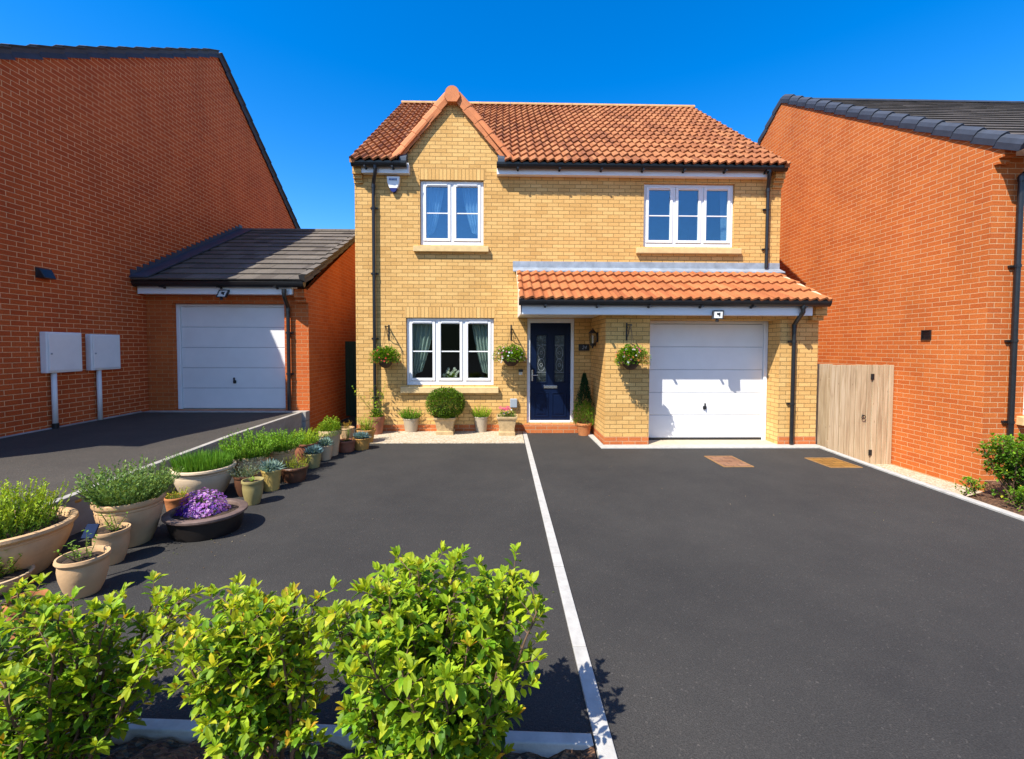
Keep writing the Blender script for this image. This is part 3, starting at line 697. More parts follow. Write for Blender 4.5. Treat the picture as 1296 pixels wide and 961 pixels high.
# fascia, soffit, gutters, downpipes
def eaves(par, x0, x1, yf, z0, z1, ysof, gx0, gx1, gz, brk):
    mb = MB(); mb.box(x0, x1, yf, yf+.02, z0, z1); mb.box(x0, x1, yf+.02, ysof, z0+.004, z0+.016)
    mb.prism([(yf+.02, z0+.016), (ysof, z0+.016), (ysof, z1), (yf+.02, z1-.03)], 'x', x0, x0+.015); mb.prism([(yf+.02, z0+.016), (ysof, z0+.016), (ysof, z1), (yf+.02, z1-.03)], 'x', x1-.015, x1)
    mb.build('fascia', 'white_upvc', par, bevel=.003)
    mb = MB(); pr_ = [(.062*math.cos(t), .105*math.sin(t)) for t in [math.pi + math.pi*k/8 for k in range(9)]]
    c = yf-.062
    poly = [(c+a, gz+b) for a, b in pr_] + [(c+a*.85, gz+b*.85) for a, b in reversed(pr_)]
    for k in range(len(pr_)-1):
        n2 = len(poly); q4 = [poly[k], poly[k+1], poly[n2-2-k], poly[n2-1-k]]; mb.prism(q4, 'x', gx0, gx1)
    mb.prism([(c+a, gz+b) for a, b in pr_], 'x', gx0-.004, gx0+.004); mb.prism([(c+a, gz+b) for a, b in pr_], 'x', gx1-.004, gx1+.004)
    g = mb.build('gutter', 'black_plastic', par)
    nb = max(2, int((gx1-gx0)/brk))
    for k in range(nb):
        mb = MB(); x = gx0 + (gx1-gx0)*(k+.5)/nb; mb.box(x-.018, x+.018, yf-.135, yf-.0005, gz-.122, gz-.098); mb.box(x-.017, x+.017, yf-.02, yf-.001, gz-.135, gz-.11); mb.build('bracket', 'black_plastic', g)
    return g
eaves(house, WL+.18, gxl+.13, -.13, 5.16, 5.36, .0-.003, RX0+.01, gxl+.10, 5.355, .5)
eaves(house, gxr-.10, WR-.30, -.13, 5.16, 5.36, .0-.003, gxr-.10, RX1-.01, 5.355, .75)
def downpipe(par, x, xs, yw, ztop, yg, zbot, clips):
    mb = MB(); y = yw-.065
    mb.tube([(xs, yg, ztop+.03), (xs, yg, ztop-.10), (xs*.5+x*.5, (yg+y)/2, ztop-.20), (x, y, ztop-.30), (x, y, ztop-.42)], .036, 10)
    mb.tube([(x, y, ztop-.32), (x, y, zbot)], .034, 10)
    mb.tube([(xs, yg, ztop+.03), (xs, yg, ztop-.045)], .043, 10); mb.tube([(x, y, ztop-.30), (x, y, ztop-.37)], .041, 10)
    p = mb.build('downpipe', 'black_plastic', par, autosmooth=40)
    for z in clips:
        mb = MB(); mb.tube([(x, y, z-.02), (x, y, z+.02)], .041, 10); mb.box(x-.07, x+.07, yw-.035, yw-.001, z-.015, z+.015); mb.build('pipe_clip', 'black_plastic', p)
    return p
downpipe(house, -2.575, -2.50, 0, 5.26, -.192, .02, (4.5, 3.2, 1.9, .7))
downpipe(house, 5.37, 5.31, 0, 5.26, -.192, 3.36, (4.55, 3.75))
# porch and garage lean-to roof
PX0, PX1 = .275, 5.56; PEY, PEZ, PTZ = -1.60, 2.55, 3.31
mb = MB(); pantiles(mb, (PX0, PEY, PEZ), PX1-PX0, -PEY-.01, PTZ-PEZ, .165, .41, .022, .034, jit=.003)
porch = mb.build('porch_roof', 'clay_pantile_new', house, autosmooth=35)
mb = MB(); psl = (PTZ-PEZ)/(-PEY)
for X in (PX0, PX1):
    s_ = -1 if X < 1 else 1; a, b = sorted((X-s_*.07, X+s_*.006))
    mb = MB(); mb.hexa([(a, PEY, PEZ-.07), (b, PEY, PEZ-.07), (b, -.003, PTZ-.07), (a, -.003, PTZ-.07), (a, PEY, PEZ+.018), (b, PEY, PEZ+.018), (b, -.003, PTZ+.018), (a, -.003, PTZ+.018)])
    mb.build('verge', 'cream_clay', porch)
mb = MB(); mb.q([(PX0+.01, PEY+.02, PEZ-.04), (PX1-.01, PEY+.02, PEZ-.04), (PX1-.01, -.003, PTZ-.045), (PX0+.01, -.003, PTZ-.045)]); mb.build('underlay', 'black_plastic', porch)
mb = MB()
nl = 4
for k in range(nl):
    xa, xb = PX0-.07 + (WR-PX0+.07)*k/nl, PX0-.07+(WR-PX0+.07)*(k+1)/nl + (.06 if k < nl-1 else 0); e = .002*(k % 2)
    mb.box(xa, xb, -.012-e, -.001, 3.31, 3.475)
    mb.hexa([(xa, -.20, 3.235+e), (xb, -.20, 3.235+e), (xb, -.013, 3.325+e), (xa, -.013, 3.325+e), (xa, -.20, 3.262+e), (xb, -.20, 3.262+e), (xb, -.013, 3.352+e), (xa, -.013, 3.352+e)])
mb.build('flashing', 'lead', porch, bevel=.004)
eaves(house, PX0+.03, GX1-.30, -1.50, 2.295, 2.52, -1.245, PX0, PX1, 2.545, .85)
mb = MB(); mb.box(PX0+.03, GX0-.004, -1.244, -.004, 2.335, 2.36); mb.prism([(-1.50, 2.30), (-.004, 2.335), (-.004, 3.2), (-1.50, 2.46)], 'x', PX0+.031, PX0+.05); mb.build('porch_ceiling', 'white_upvc', house)
downpipe(house, 5.14, 5.11, GY, 2.45, -1.562, .03, (1.85, .75))

# ================================================================== fittings on the house
al = thing('alarm_box', 'white shield-shaped alarm box with blue base beside the upper left downpipe', 'alarm box', (-2.179, 0, 4.975))
mb = MB(); x, z = -2.179, 4.975
mb.prism([(x-.125, z+.14), (x+.125, z+.14), (x+.115, z+.02), (x+.075, z-.085), (x-.075, z-.085), (x-.115, z+.02)], 'y', -.075, -.001); mb.build('cover', 'white_upvc', al, bevel=.015)
mb = MB(); mb.prism([(x-.073, z-.088), (x+.073, z-.088), (x+.04, z-.15), (x, z-.165), (x-.04, z-.15)], 'y', -.072, -.001); mb.build('base_lens', 'alarm_blue', al, bevel=.012)
mb = MB()
for k in range(6):   # illegible lettering band
    mb.box(x-.082+k*.027, x-.063+k*.027, -.0785, -.076, z+.062, z+.105)
    mb.box(x-.082+k*.027, x-.060+k*.027, -.0785, -.076, z+.062, z+.072)
mb.build('lettering', 'print_blue', al)

def floodlight(x, y, z, label, tilt=.35):
    f = thing('floodlight', label, 'floodlight', (x, y, z), 'floodlights above the garage doors')
    mb = MB(); w2, h2 = .092, .075; dx = .018
    def P(u, v, d): return (x + u + dx*v/h2, y - .05 - d - tilt*.0 + v*.35, z + v)
    def slab(u0, u1, v0, v1, d0, d1):
        mb.hexa([P(u0, v0, d1), P(u1, v0, d1), P(u1, v0, d0), P(u0, v0, d0), P(u0, v1, d1), P(u1, v1, d1), P(u1, v1, d0), P(u0, v1, d0)])
    slab(-w2, w2, -h2, h2, -.04, .0); slab(-w2, -w2+.018, -h2, h2, .0, .016); slab(w2-.018, w2, -h2, h2, .0, .016); slab(-w2+.018, w2-.018, h2-.016, h2, .0, .016); slab(-w2+.018, w2-.018, -h2, -h2+.016, .0, .016)
    mb.box(x-.02, x+.02, y-.06, y-.001, z-.03, z+.03)
    mb.build('housing', 'black_plastic', f, bevel=.004)
    mb = MB(); slab(-w2+.019, w2-.019, -h2+.017, h2-.017, .002, .006); lens = mb.build('lens', 'lamp_lens', f)
    mb = MB(); slab(.015, .035, -.03, .035, .0065, .010); mb.build('lamp_tube', 'black_iron', f)
    mb = MB(); mb.lathe([(.0, -.125), (.026, -.12), (.03, -.10), (.02, -.078), (0, -.075)], (x-.02, y-.06, z), 12); mb.build('motion_sensor', 'black_plastic', f)
floodlight(3.655, -1.50, 2.30, 'black floodlight fixed under the orange porch roof over the white garage door')

ln = thing('wall_lantern', 'black wall lantern on the porch side wall right of the navy door', 'wall lamp', (GX0, -.615, 1.9))
mb = MB(); lx, ly, lz = GX0-.10, -.615, 1.915
mb.lathe([(0, .19), (.012, .185), (.012, .165), (.05, .13), (.078, .10), (.075, .09), (0, .09)], (lx, ly, lz), 8); mb.lathe([(0, -.20), (.012, -.195), (.02, -.165), (.05, -.13), (.055, -.10), (0, -.10)], (lx, ly, lz), 8)
for k in range(6):
    a = k*math.pi/3; mb.tube([(lx+.052*math.cos(a), ly+.052*math.sin(a), lz-.10), (lx+.070*math.cos(a), ly+.070*math.sin(a), lz+.092)], .006, 5)
mb.tube([(GX0-.002, ly, lz+.02), (GX0-.05, ly, lz-.16), (lx, ly, lz-.15)], .009, 6); mb.box(GX0-.018, GX0-.001, ly-.045, ly+.045, lz-.08, lz+.10)
mb.build('frame', 'black_iron', ln)
mb = MB(); mb.lathe([(.046, -.098), (.064, .088)], (lx, ly, lz), 6); mb.build('glazing', 'lamp_glass', ln)
mb = MB(); mb.tube([(lx, ly, lz-.1), (lx, ly, lz+.05)], .018, 8); mb.build('bulb_holder', 'white_paint', ln)

sg = thing('house_number_sign', 'small dark slate house number sign between navy door and lantern', 'sign', (1.665, 0, 1.732))
mb = MB(); mb.box(1.555, 1.775, -.022, -.001, 1.665, 1.800); mb.build('plaque', 'black_iron', sg, bevel=.004)
def text(body, size, loc, mat, name, par, ital=.25):
    cu = bpy.data.curves.new(name, 'FONT'); cu.body = body; cu.size = size; cu.shear = ital; cu.extrude = .001; cu.align_x = 'CENTER'; cu.align_y = 'CENTER'
    t = bpy.data.objects.new(name+'_tmp', cu); COL.objects.link(t); bpy.context.view_layer.update()
    me = bpy.data.meshes.new_from_object(t.evaluated_get(bpy.context.evaluated_depsgraph_get())); bpy.data.objects.remove(t)
    me.materials.clear(); me.materials.append(MATS[mat]); o = bpy.data.objects.new(name, me); COL.objects.link(o); o.parent = par
    o.location = Vector(loc) - root_loc(par); o.rotation_euler = (math.pi/2, 0, 0); return o
text('24', .10, (1.665, -.0245, 1.73), 'grey_box', 'number', sg)
db = thing('doorbell', 'small black and silver doorbell on yellow brick left of the navy door', 'doorbell', (.372, 0, 1.225))
mb = MB(); mb.box(.325, .418, -.03, -.001, 1.235, 1.285); mb.build('camera_head', 'black_plastic', db, bevel=.008)
mb = MB(); mb.box(.330, .413, -.028, -.001, 1.165, 1.234); mb.build('push_plate', 'chrome', db, bevel=.008)
mb = MB(); mb.box(.155, .300, -.08, -.001, .505, .685); tag(mb.build('utility_box', 'grey_box', bevel=.012), 'small grey utility box low on the brick wall beside the door frame', 'utility box')

# curtains, kitchen tap and flowers behind the lower window
def curtain(x_edge, s_, z0, z1, y, wtop, wbot, mat, label, group):
    mb = MB(); nx, nz = 40, 24
    def pt(i, j):
        t = j/nz; wd = wtop*(1-t)**.55*(1) + wbot*(1-(1-t)**.55) if t < .8 else wbot + (wtop*(.2**.55)*(1-t)/.2*.4)
        wd = max(wd, wbot); u = i/nx
        return (x_edge + s_*wd*u, y + .025*math.sin(u*34 + t*1.5), z1 + (z0-z1)*t)
    for i in range(nx):
        for j in range(nz): mb.q([pt(i, j), pt(i+1, j), pt(i+1, j+1), pt(i, j+1)])
    tag(mb.build('curtain', mat, smooth=True), label, 'curtain', group)
curtain(-1.93, 1, .95, 2.24, .20, .52, .06, 'curtain_cloth', 'grey green curtain gathered at the left of the ground floor window', 'curtains in the windows')
curtain(-.205, -1, .95, 2.24, .20, .44, .05, 'curtain_cloth', 'grey green curtain gathered at the right of the ground floor window', 'curtains in the windows')
curtain(-1.62, 1, 3.85, 5.0, .21, .42, .05, 'sheer_cloth', 'pale sheer curtain at the left of the two-pane upstairs window', 'curtains in the windows')
curtain(-.43, -1, 3.85, 5.0, .21, .42, .05, 'sheer_cloth', 'pale sheer curtain at the right of the two-pane upstairs window', 'curtains in the windows')
curtain(4.69, -1, 3.85, 5.0, .21, .16, .12, 'sheer_cloth', 'pale curtain at the right edge of the three-pane upstairs window', 'curtains in the windows')
mb = MB(); mb.box(W3[0]+.005, W3[1]-.005, .118, .25, .90, .958); mb.build('window_board', 'white_paint', house)
tp = MB(); tp.tube([(-.50, .20, .959), (-.50, .20, 1.05), (-.48, .20, 1.09), (-.44, .20, 1.10), (-.28, .20, 1.06)], .013, 8); tp.tube([(-.50, .20, 1.02), (-.55, .20, 1.10)], .008, 6)
tag(tp.build('kitchen_tap', 'chrome'), 'silver kitchen tap behind the right pane of the ground floor window', 'tap')

# lidded inspection covers in the drive
def cover(px, lab, mat):
    pts = [gnd(*p) for p in px]; x0 = (pts[0].x+pts[3].x)/2; x1 = (pts[1].x+pts[2].x)/2; y1 = (pts[0].y+pts[1].y)/2; y0 = (pts[2].y+pts[3].y)/2
    t = thing('manhole_cover', lab, 'manhole cover', ((x0+x1)/2, (y0+y1)/2, 0), 'block-filled manhole covers in the tarmac')
    mb = MB(); mb.box(x0+.02, x1-.02, y0+.02, y1-.02, -.02, .006); mb.build('infill', mat, t)
    mb = MB(); e = .02
    mb.box(x0, x0+e-.001, y0, y1, -.02, .009); mb.box(x1-e+.001, x1, y0, y1, -.02, .009); mb.box(x0+e, x1-e, y0, y0+e-.001, -.02, .009); mb.box(x0+e, x1-e, y1-e+.001, y1, -.02, .009)
    mb.build('rim', 'cover_frame', t)
cover(((893, 578), (928, 577.5), (951, 591), (915, 592)), 'pinkish block-filled manhole cover in front of the white garage door', 'paver_brick')
cover(((1022, 580), (1060, 580), (1087, 592.5), (1047, 592.5)), 'ochre block-filled manhole cover near the wooden side gate', 'ochre_paver')

# ================================================================== LEFT RED-BRICK HOUSE AND ITS GARAGE
LX = -6.92
lh = thing('brick_house', 'dark red brick house gable in shade with slate grey verge on the left', 'house', (LX-3, 1.5, .5))
LYc, LZa, LSl = 2.06, 8.75, .652
LYf, LYb = -4.75, 7.6; LZe = LZa - LSl*(LYc-LYf)
mb = MB()
mb.q([(LX, LYf, -.5), (LX, LYb, -.5), (LX, LYb, LZe), (LX, LYc, LZa), (LX, LYf, LZe)])
mb.q([(LX-9, LYf, -.5), (LX, LYf, -.5), (LX, LYf, LZe), (LX-9, LYf, LZe)]); mb.q([(LX, LYb, -.5), (LX-9, LYb, -.5), (LX-9, LYb, LZe), (LX, LYb, LZe)])
mb.q([(LX-9, LYb, -.5), (LX-9, LYf, -.5), (LX-9, LYf, LZe), (LX-9, LYc, LZa), (LX-9, LYb, LZe)])
mb.build('wall', 'dark_red_brick', lh)
mb = MB(); slates(mb, (LX-9, LYf-.38, LZe+.03-.38*LSl), 9.02, LYc-LYf+.38, LZa-LZe+.38*LSl)
lroof = mb.build('roof', 'dark_tile', lh)
mb = MB(); slates(mb, (LX-9, LYb+.38, LZe+.03-.38*LSl), 9.02, LYb-LYc+.38, LZa-LZe+.38*LSl, hdir=(0, -1, 0)); mb.build('rear_slope', 'dark_tile', lroof)
for (A, B, n) in (((LX, LYf-.40, LZe-.40*LSl+.05), (LX, LYc-.02, LZa+.05), 19), ((LX, LYb+.40, LZe-.40*LSl+.05), (LX, LYc+.02, LZa+.05), 19)):
    mb = verge_run(A, B, n, None, None, .165, .045, -.10, 'x'); mb.build('verge_caps', 'verge_slate', lroof, bevel=.006)
mb = MB(); mb.box(LX-9, LX-.1, LYf-.33, LYf-.005, LZe-.30, LZe-.12); mb.build('fascia', 'white_upvc', lh)
LGY = -.25; LG0, LG1 = LX+.003, -3.80; LGD = (-6.43, -4.27, .485, 2.57)
lg = thing('brick_garage', 'single red brick garage with white door and grey tiled roof', 'garage', (-5, LGY, .56))
mb = MB(); wall_y(mb, LG0, LG1, -.2, 2.86, LGY, .22, [(LGD[0], LGD[1], LGD[2]-.005, LGD[3])])
mb.q([(LG1, LGY, -.3), (LG1, 6.1, -.3), (LG1, 6.1, 2.86), (LG1, 2.92, 4.66), (LG1, LGY, 2.86)])
mb.q([(LG1-.2, LGY+.22, -.3), (LG1-.2, 6.1, -.3), (LG1-.2, 6.1, 2.86), (LG1-.2, 2.92, 4.66), (LG1-.2, LGY+.22, 2.86)][::-1]); mb.q([(LG1, 6.1, -.3), (LG0, 6.1, -.3), (LG0, 6.1, 2.86), (LG1, 6.1, 2.86)])
mb.build('wall', 'garage_brick', lg)
mb = MB(); ly = LGY+.12
for k in range(5):
    z0, z1 = .50 + k*.403, .50 + (k+1)*.403; mb.box(LGD[0]+.075, LGD[1]-.03, ly+.012, ly+.05, z0+.004, z1-.004)
ld = mb.build('garage_door', 'white_paint', lg, bevel=.007)
mb = MB(); mb.box(LGD[0]+.08, LGD[1]-.04, ly+.022, ly+.045, .495, 2.51); mb.build('panel_joint', 'grey_box', ld)
mb = MB(); mb.box(LGD[0]+.003, LGD[0]+.07, ly-.02, ly+.06, .49, LGD[3]-.003); mb.box(LGD[1]-.026, LGD[1]-.003, ly-.01, ly+.06, .49, LGD[3]-.003); mb.box(LGD[0]+.07, LGD[1]-.026, ly-.01, ly+.06, LGD[3]-.055, LGD[3]-.003)
mb.build('door_surround', 'white_upvc', ld, bevel=.005)
ghandle(-5.325, 1.03, ly+.012, ld)
mb = MB(); mb.box(LGD[0], LGD[1], ly-.02, ly+.2, .3, .487); mb.build('threshold', 'threshold_concrete', lg)
LE, LEZ, LRY, LRZ = LGY-.35, 2.97, 2.92, 4.80
mb = MB(); slates(mb, (LG0+.01, LE, LEZ), LG1-LG0+.10, LRY-LE, LRZ-LEZ, .33, .335, .028)
gr = mb.build('roof', 'grey_tile', lg)
mb = MB(); mb.q([(LG0, LE, LEZ-.03), (LG1+.08, LE, LEZ-.03), (LG1+.08, LRY, LRZ-.03), (LG0, LRY, LRZ-.03)]); mb.q([(LG0, LRY, LRZ-.03), (LG1+.08, LRY, LRZ-.03), (LG1+.08, 6.4, LEZ), (LG0, 6.4, LEZ)]); mb.build('underlay', 'black_plastic', gr)
mb = MB()
for k in range(9):
    xa = LG0 + (LG1+.10-LG0)*k/9+.003; xb = LG0 + (LG1+.10-LG0)*(k+1)/9-.003
    mb.prism([(LRY+.12*math.cos(t*math.pi/8), LRZ-.03+.085*math.sin(t*math.pi/8)) for t in range(9)], 'x', xa, xb)
mb.build('ridge_tiles', 'grey_tile', gr)
mb = verge_run((LG1+.06, LE-.02, LEZ+.02), (LG1+.06, LRY, LRZ+.03), 11, None, None, .17, .05, -.05, 'x'); mb.build('verge_caps', 'grey_tile', gr, bevel=.005)
mb = MB(); gsl = (LRZ-LEZ)/(LRY-LE); N_ = 24
mb.hexa([(LG0+.004, LE-.03, LEZ+.035), (LG0+.33, LE-.03, LEZ+.035), (LG0+.33, LRY, LRZ+.035), (LG0+.004, LRY, LRZ+.035), (LG0+.004, LE-.03, LEZ+.062), (LG0+.33, LE-.03, LEZ+.062), (LG0+.33, LRY, LRZ+.062), (LG0+.004, LRY, LRZ+.062)])
for k in range(N_):
    a, b = k/N_, (k+1)/N_ ; y0, y1 = LE+(LRY-LE)*a, LE+(LRY-LE)*b
    mb.box(LG0+.002, LG0+.012, y0+.002, y1-.002, LEZ+(y0-LE)*gsl+.05, LEZ+(y1-LE)*gsl+.12)
mb.build('flashing', 'dark_lead', gr)
eaves(lg, LG0+.02, LG1-.21, LGY-.22, 2.725, 2.95, LGY-.004, LG0+.01, LG1+.05, 2.955, .9)
mb = MB(); mb.box(LG1-.20, LG1, LGY-.17, LGY-.001, 2.67, 2.84); mb.box(LG1-.20, LG1, LGY-.1, LGY-.001, 2.59, 2.668); mb.build('kneeler', 'garage_brick', lg)
downpipe(lg, -4.165, -4.13, LGY, 2.79, LGY-.282, .49, (2.0, 1.2))
floodlight(-5.28, LGY-.22, 2.73, 'black floodlight fixed over the white door of the red brick garage')
def meterbox(p0, p1, pipex, bot, lab, black):
    a, b = onX(*p0, LX), onX(*p1, LX); t = thing('meter_box', lab, 'meter box', (LX, (a.y+b.y)/2, b.z), 'white meter boxes on the red brick wall')
    z1, z0 = a.z, b.z; y0, y1 = a.y-.02, b.y
    mb = MB(); mb.box(LX+.001, LX+.10, y0, y1, z0, z1); mb.build('case', 'meter_box', t, bevel=.012)
    mb = MB(); mb.box(LX+.102, LX+.114, y0+.025, y1-.025, z0+.03, z1-.03); d = mb.build('door', 'meter_box', t, bevel=.006)
    mb = MB(); mb.tube([(LX+.112, y0+.06, (z0+z1)/2-.02), (LX+.121, y0+.06, (z0+z1)/2-.02)], .014, 8); mb.build('lock', 'grey_box', d)
    py = onX(*pipex, LX+.05).y
    mb = MB(); mb.tube([(LX+.05, py, z0-.005), (LX+.05, py, bot)], .034, 10); mb.build('pipe', 'white_pipe', t, smooth=True)
    if black:
        mb = MB(); mb.tube([(LX+.05, py, bot+.07), (LX+.05, py, bot-.02)], .042, 10); mb.build('pipe_boot', 'black_plastic', t)
meterbox((51, 420), (97, 470), (69, 500), .48, 'larger white meter box on the red brick wall, nearer the left edge', True)
meterbox((108.6, 423), (146, 467), (126, 500), .475, 'smaller white meter box on the red brick wall, nearer the red brick garage', False)
p = onX(54, 347, LX)
mb = MB(); mb.hexa([(LX+.001, p.y-.11, p.z-.07), (LX+.13, p.y-.08, p.z-.07), (LX+.13, p.y+.08, p.z-.07), (LX+.001, p.y+.11, p.z-.07), (LX+.001, p.y-.11, p.z+.09), (LX+.05, p.y-.09, p.z+.075), (LX+.05, p.y+.09, p.z+.075), (LX+.001, p.y+.11, p.z+.09)])
tag(mb.build('vent_cowl', 'black_plastic', bevel=.01), 'black cowled vent on the shaded wall above the meter boxes', 'vent')
mb = MB(); tg = thing('green_gate', 'dark green boarded gate in the gap between garage and yellow house', 'gate', (-3.4, 1.7, .05))
for k in range(8): mb.box(LG1+.005+k*.10, LG1+.100+k*.10, 1.70, 1.73, .05, 1.86)
mb.build('boards', 'green_paint', tg, bevel=.004)
mb = MB(); mb.box(LG1+.005, -2.97, 1.731, 1.77, .4, .5); mb.box(LG1+.005, -2.97, 1.731, 1.77, 1.5, 1.6); mb.build('rail', 'green_paint', tg)
mb = MB(); mb.tube([(-3.4, 1.70, 1.02), (-3.4, 1.66, 1.02)], .012, 8); mb.tube([(-3.4, 1.655, 1.055), (-3.4, 1.655, .985)], .02, 8); mb.build('latch', 'chrome', tg)

# ================================================================== RIGHT RED-BRICK HOUSE
RXW = 6.88; RYf, RYc, RZa = -2.83, 1.92, 7.82; RSl = .676; RZe = RZa - RSl*(RYc-RYf); RYb = 2*RYc-RYf
rh = thing('brick_house', 'sunlit orange red brick house on the right with slate grey verge', 'house', (RXW+3, 2, -.3))
mb = MB()
mb.q([(RXW, RYf, -.7), (RXW, RYf, RZe), (RXW, RYc, RZa), (RXW, RYb, RZe), (RXW, RYb, -.7)])
wall_y(mb, RXW, RXW+9, -.7, RZe, RYf, .25, [(RXW+.58, RXW+1.9, .78, 2.05)])
mb.q([(RXW+9, RYb, -.7), (RXW, RYb, -.7), (RXW, RYb, RZe), (RXW+9, RYb, RZe)]); mb.q([(RXW+9, RYf, -.7), (RXW+9, RYb, -.7), (RXW+9, RYb, RZe), (RXW+9, RYc, RZa), (RXW+9, RYf, RZe)])
for k, (z0, z1, d) in enumerate(((RZe-.30, RZe-.226, .06), (RZe-.225, RZe-.151, .13), (RZe-.15, RZe-.02, .24))): mb.box(RXW+.001, RXW+.16, RYf-d, RYf-.001, z0, z1)
mb.build('wall', 'red_brick', rh)
mb = MB(); slates(mb, (RXW-.01, RYf-.34, RZe+.03-.34*RSl), 9, RYc-RYf+.34, RZa-RZe+.34*RSl, .3, .3, .024); rr = mb.build('roof', 'dark_tile', rh)
mb = MB(); slates(mb, (RXW-.01, RYb+.34, RZe+.03-.34*RSl), 9, RYb-RYc+.34, RZa-RZe+.34*RSl, .3, .3, .024, hdir=(0, -1, 0)); mb.build('rear_slope', 'dark_tile', rr)
for (A, B, n) in (((RXW, RYf-.36, RZe-.36*RSl+.055), (RXW, RYc-.02, RZa+.055), 17), ((RXW, RYb+.36, RZe-.36*RSl+.055), (RXW, RYc+.02, RZa+.055), 17)):
    mb = verge_run(A, B, n, None, None, .19, -.022, .10, 'x'); mb.build('verge_caps', 'verge_slate', rr, bevel=.006)
mb = MB()
for k in range(24):
    mb.prism([(RYc+.11*math.cos(t*math.pi/6), RZa-.01+.08*math.sin(t*math.pi/6)) for t in range(7)], 'x', RXW+.04+k*.37, RXW+.405+k*.37)
mb.build('ridge_tiles', 'verge_slate', rr)
eaves(rh, RXW+.17, RXW+9, RYf-.27, RZe-.17, RZe-.02, RYf-.004, RXW+.0, RXW+9, RZe-.10, .8)
downpipe(rh, RXW+.33, RXW+.40, RYf, RZe-.17, RYf-.33, -.1, (2.9, 1.85, .7))
window(rh, RXW+.58, RXW+1.9, .78, 2.05, RYf, 2, 'clear_glass', (RXW+.49, RXW+1.97, .65, .78))
mb = MB(); mb.q([(RXW+.3, RYf+1.5, .2), (RXW+2.1, RYf+1.5, .2), (RXW+2.1, RYf+1.5, 2.3), (RXW+.3, RYf+1.5, 2.3)]); mb.build('room', 'room_wall', rh)
p = onX(1173, 424, RXW); vt = thing('air_vent', 'square black air vent on the sunlit red brick wall', 'vent', tuple(p))
mb = MB(); e = .078
for (a, b, c, d) in ((-e, e, e-.015, e), (-e, e, -e, -e+.015), (-e, -e+.015, -e+.015, e-.015), (e-.015, e, -e+.015, e-.015)): mb.box(RXW-.022, RXW-.001, p.y+a, p.y+b, p.z+c, p.z+d)
mb.build('frame', 'black_plastic', vt)
mb = MB()
for k in range(6): z = p.z-e+.02+k*.021; mb.hexa([(RXW-.018, p.y-e+.015, z), (RXW-.018, p.y+e-.015, z), (RXW-.003, p.y+e-.015, z+.012), (RXW-.003, p.y-e+.015, z+.012), (RXW-.018, p.y-e+.015, z+.004), (RXW-.018, p.y+e-.015, z+.004), (RXW-.003, p.y+e-.015, z+.016), (RXW-.003, p.y-e+.015, z+.016)])
mb.build('louvres', 'black_plastic', vt)

# wooden side gate
mb = MB()
for k in range(4): mb.box(5.628+k*.096, 5.720+k*.096, -1.10, -1.075, -.36, 1.45)
tag(mb.build('fence_panel', 'gate_wood', bevel=.004), 'narrow shaded fence boards between the brick garage pier and the wooden gate', 'fence')
GTY = -1.40; gt = thing('wooden_gate', 'weathered wooden boarded gate beside the sunlit red brick wall', 'gate', (6.3, GTY, -.36))
jr = random.Random(4); ex = [5.735, 6.47, 6.868]
x = ex[0]; mb = MB()
while x < ex[1]-.05:
    wd = min(jr.uniform(.088, .10), ex[1]-x); d = jr.uniform(0, .009); mb.box(x+.0055, x+wd-.0055, GTY-d, GTY+.02, -.32, 1.445+jr.uniform(-.004, .004)); x += wd
mb.build('gate_leaf', 'gate_wood', gt, bevel=.004)
x = ex[1]+.022; mb = MB()
while x < ex[2]-.03:
    wd = min(jr.uniform(.085, .10), ex[2]-x); d = jr.uniform(0, .009); mb.box(x+.0055, x+wd-.0055, GTY-.006-d, GTY+.02, -.32, 1.447+jr.uniform(-.004, .004)); x += wd
mb.build('side_panel', 'gate_wood', gt, bevel=.004)
mb = MB(); mb.box(ex[1]+.003, ex[1]+.019, GTY+.008, GTY+.06, -.32, 1.44); mb.box(ex[0], ex[2], GTY+.021, GTY+.06, 1.1, 1.2); mb.box(ex[0], ex[2], GTY+.021, GTY+.06, 0, .1); mb.build('post', 'gate_wood', gt)
mb = MB(); mb.tube([(ex[1]-.14, GTY-.001, .56), (ex[1]-.14, GTY-.03, .56)], .012, 8); mb.tube([(ex[1]-.14+.034*math.cos(t*math.pi/8), GTY-.03, .53+.034*math.sin(t*math.pi/8)) for t in range(17)], .006, 6, False); mb.build('ring_handle', 'black_iron', gt)
for z in (1.24, -.1):
    mb = MB(); mb.box(ex[1]-.02, ex[1]+.04, GTY-.016, GTY-.011, z-.05, z+.05); mb.tube([(ex[1]+.01, GTY-.018, z-.05), (ex[1]+.01, GTY-.018, z+.05)], .008, 6); mb.build('hinge', 'black_iron', gt)

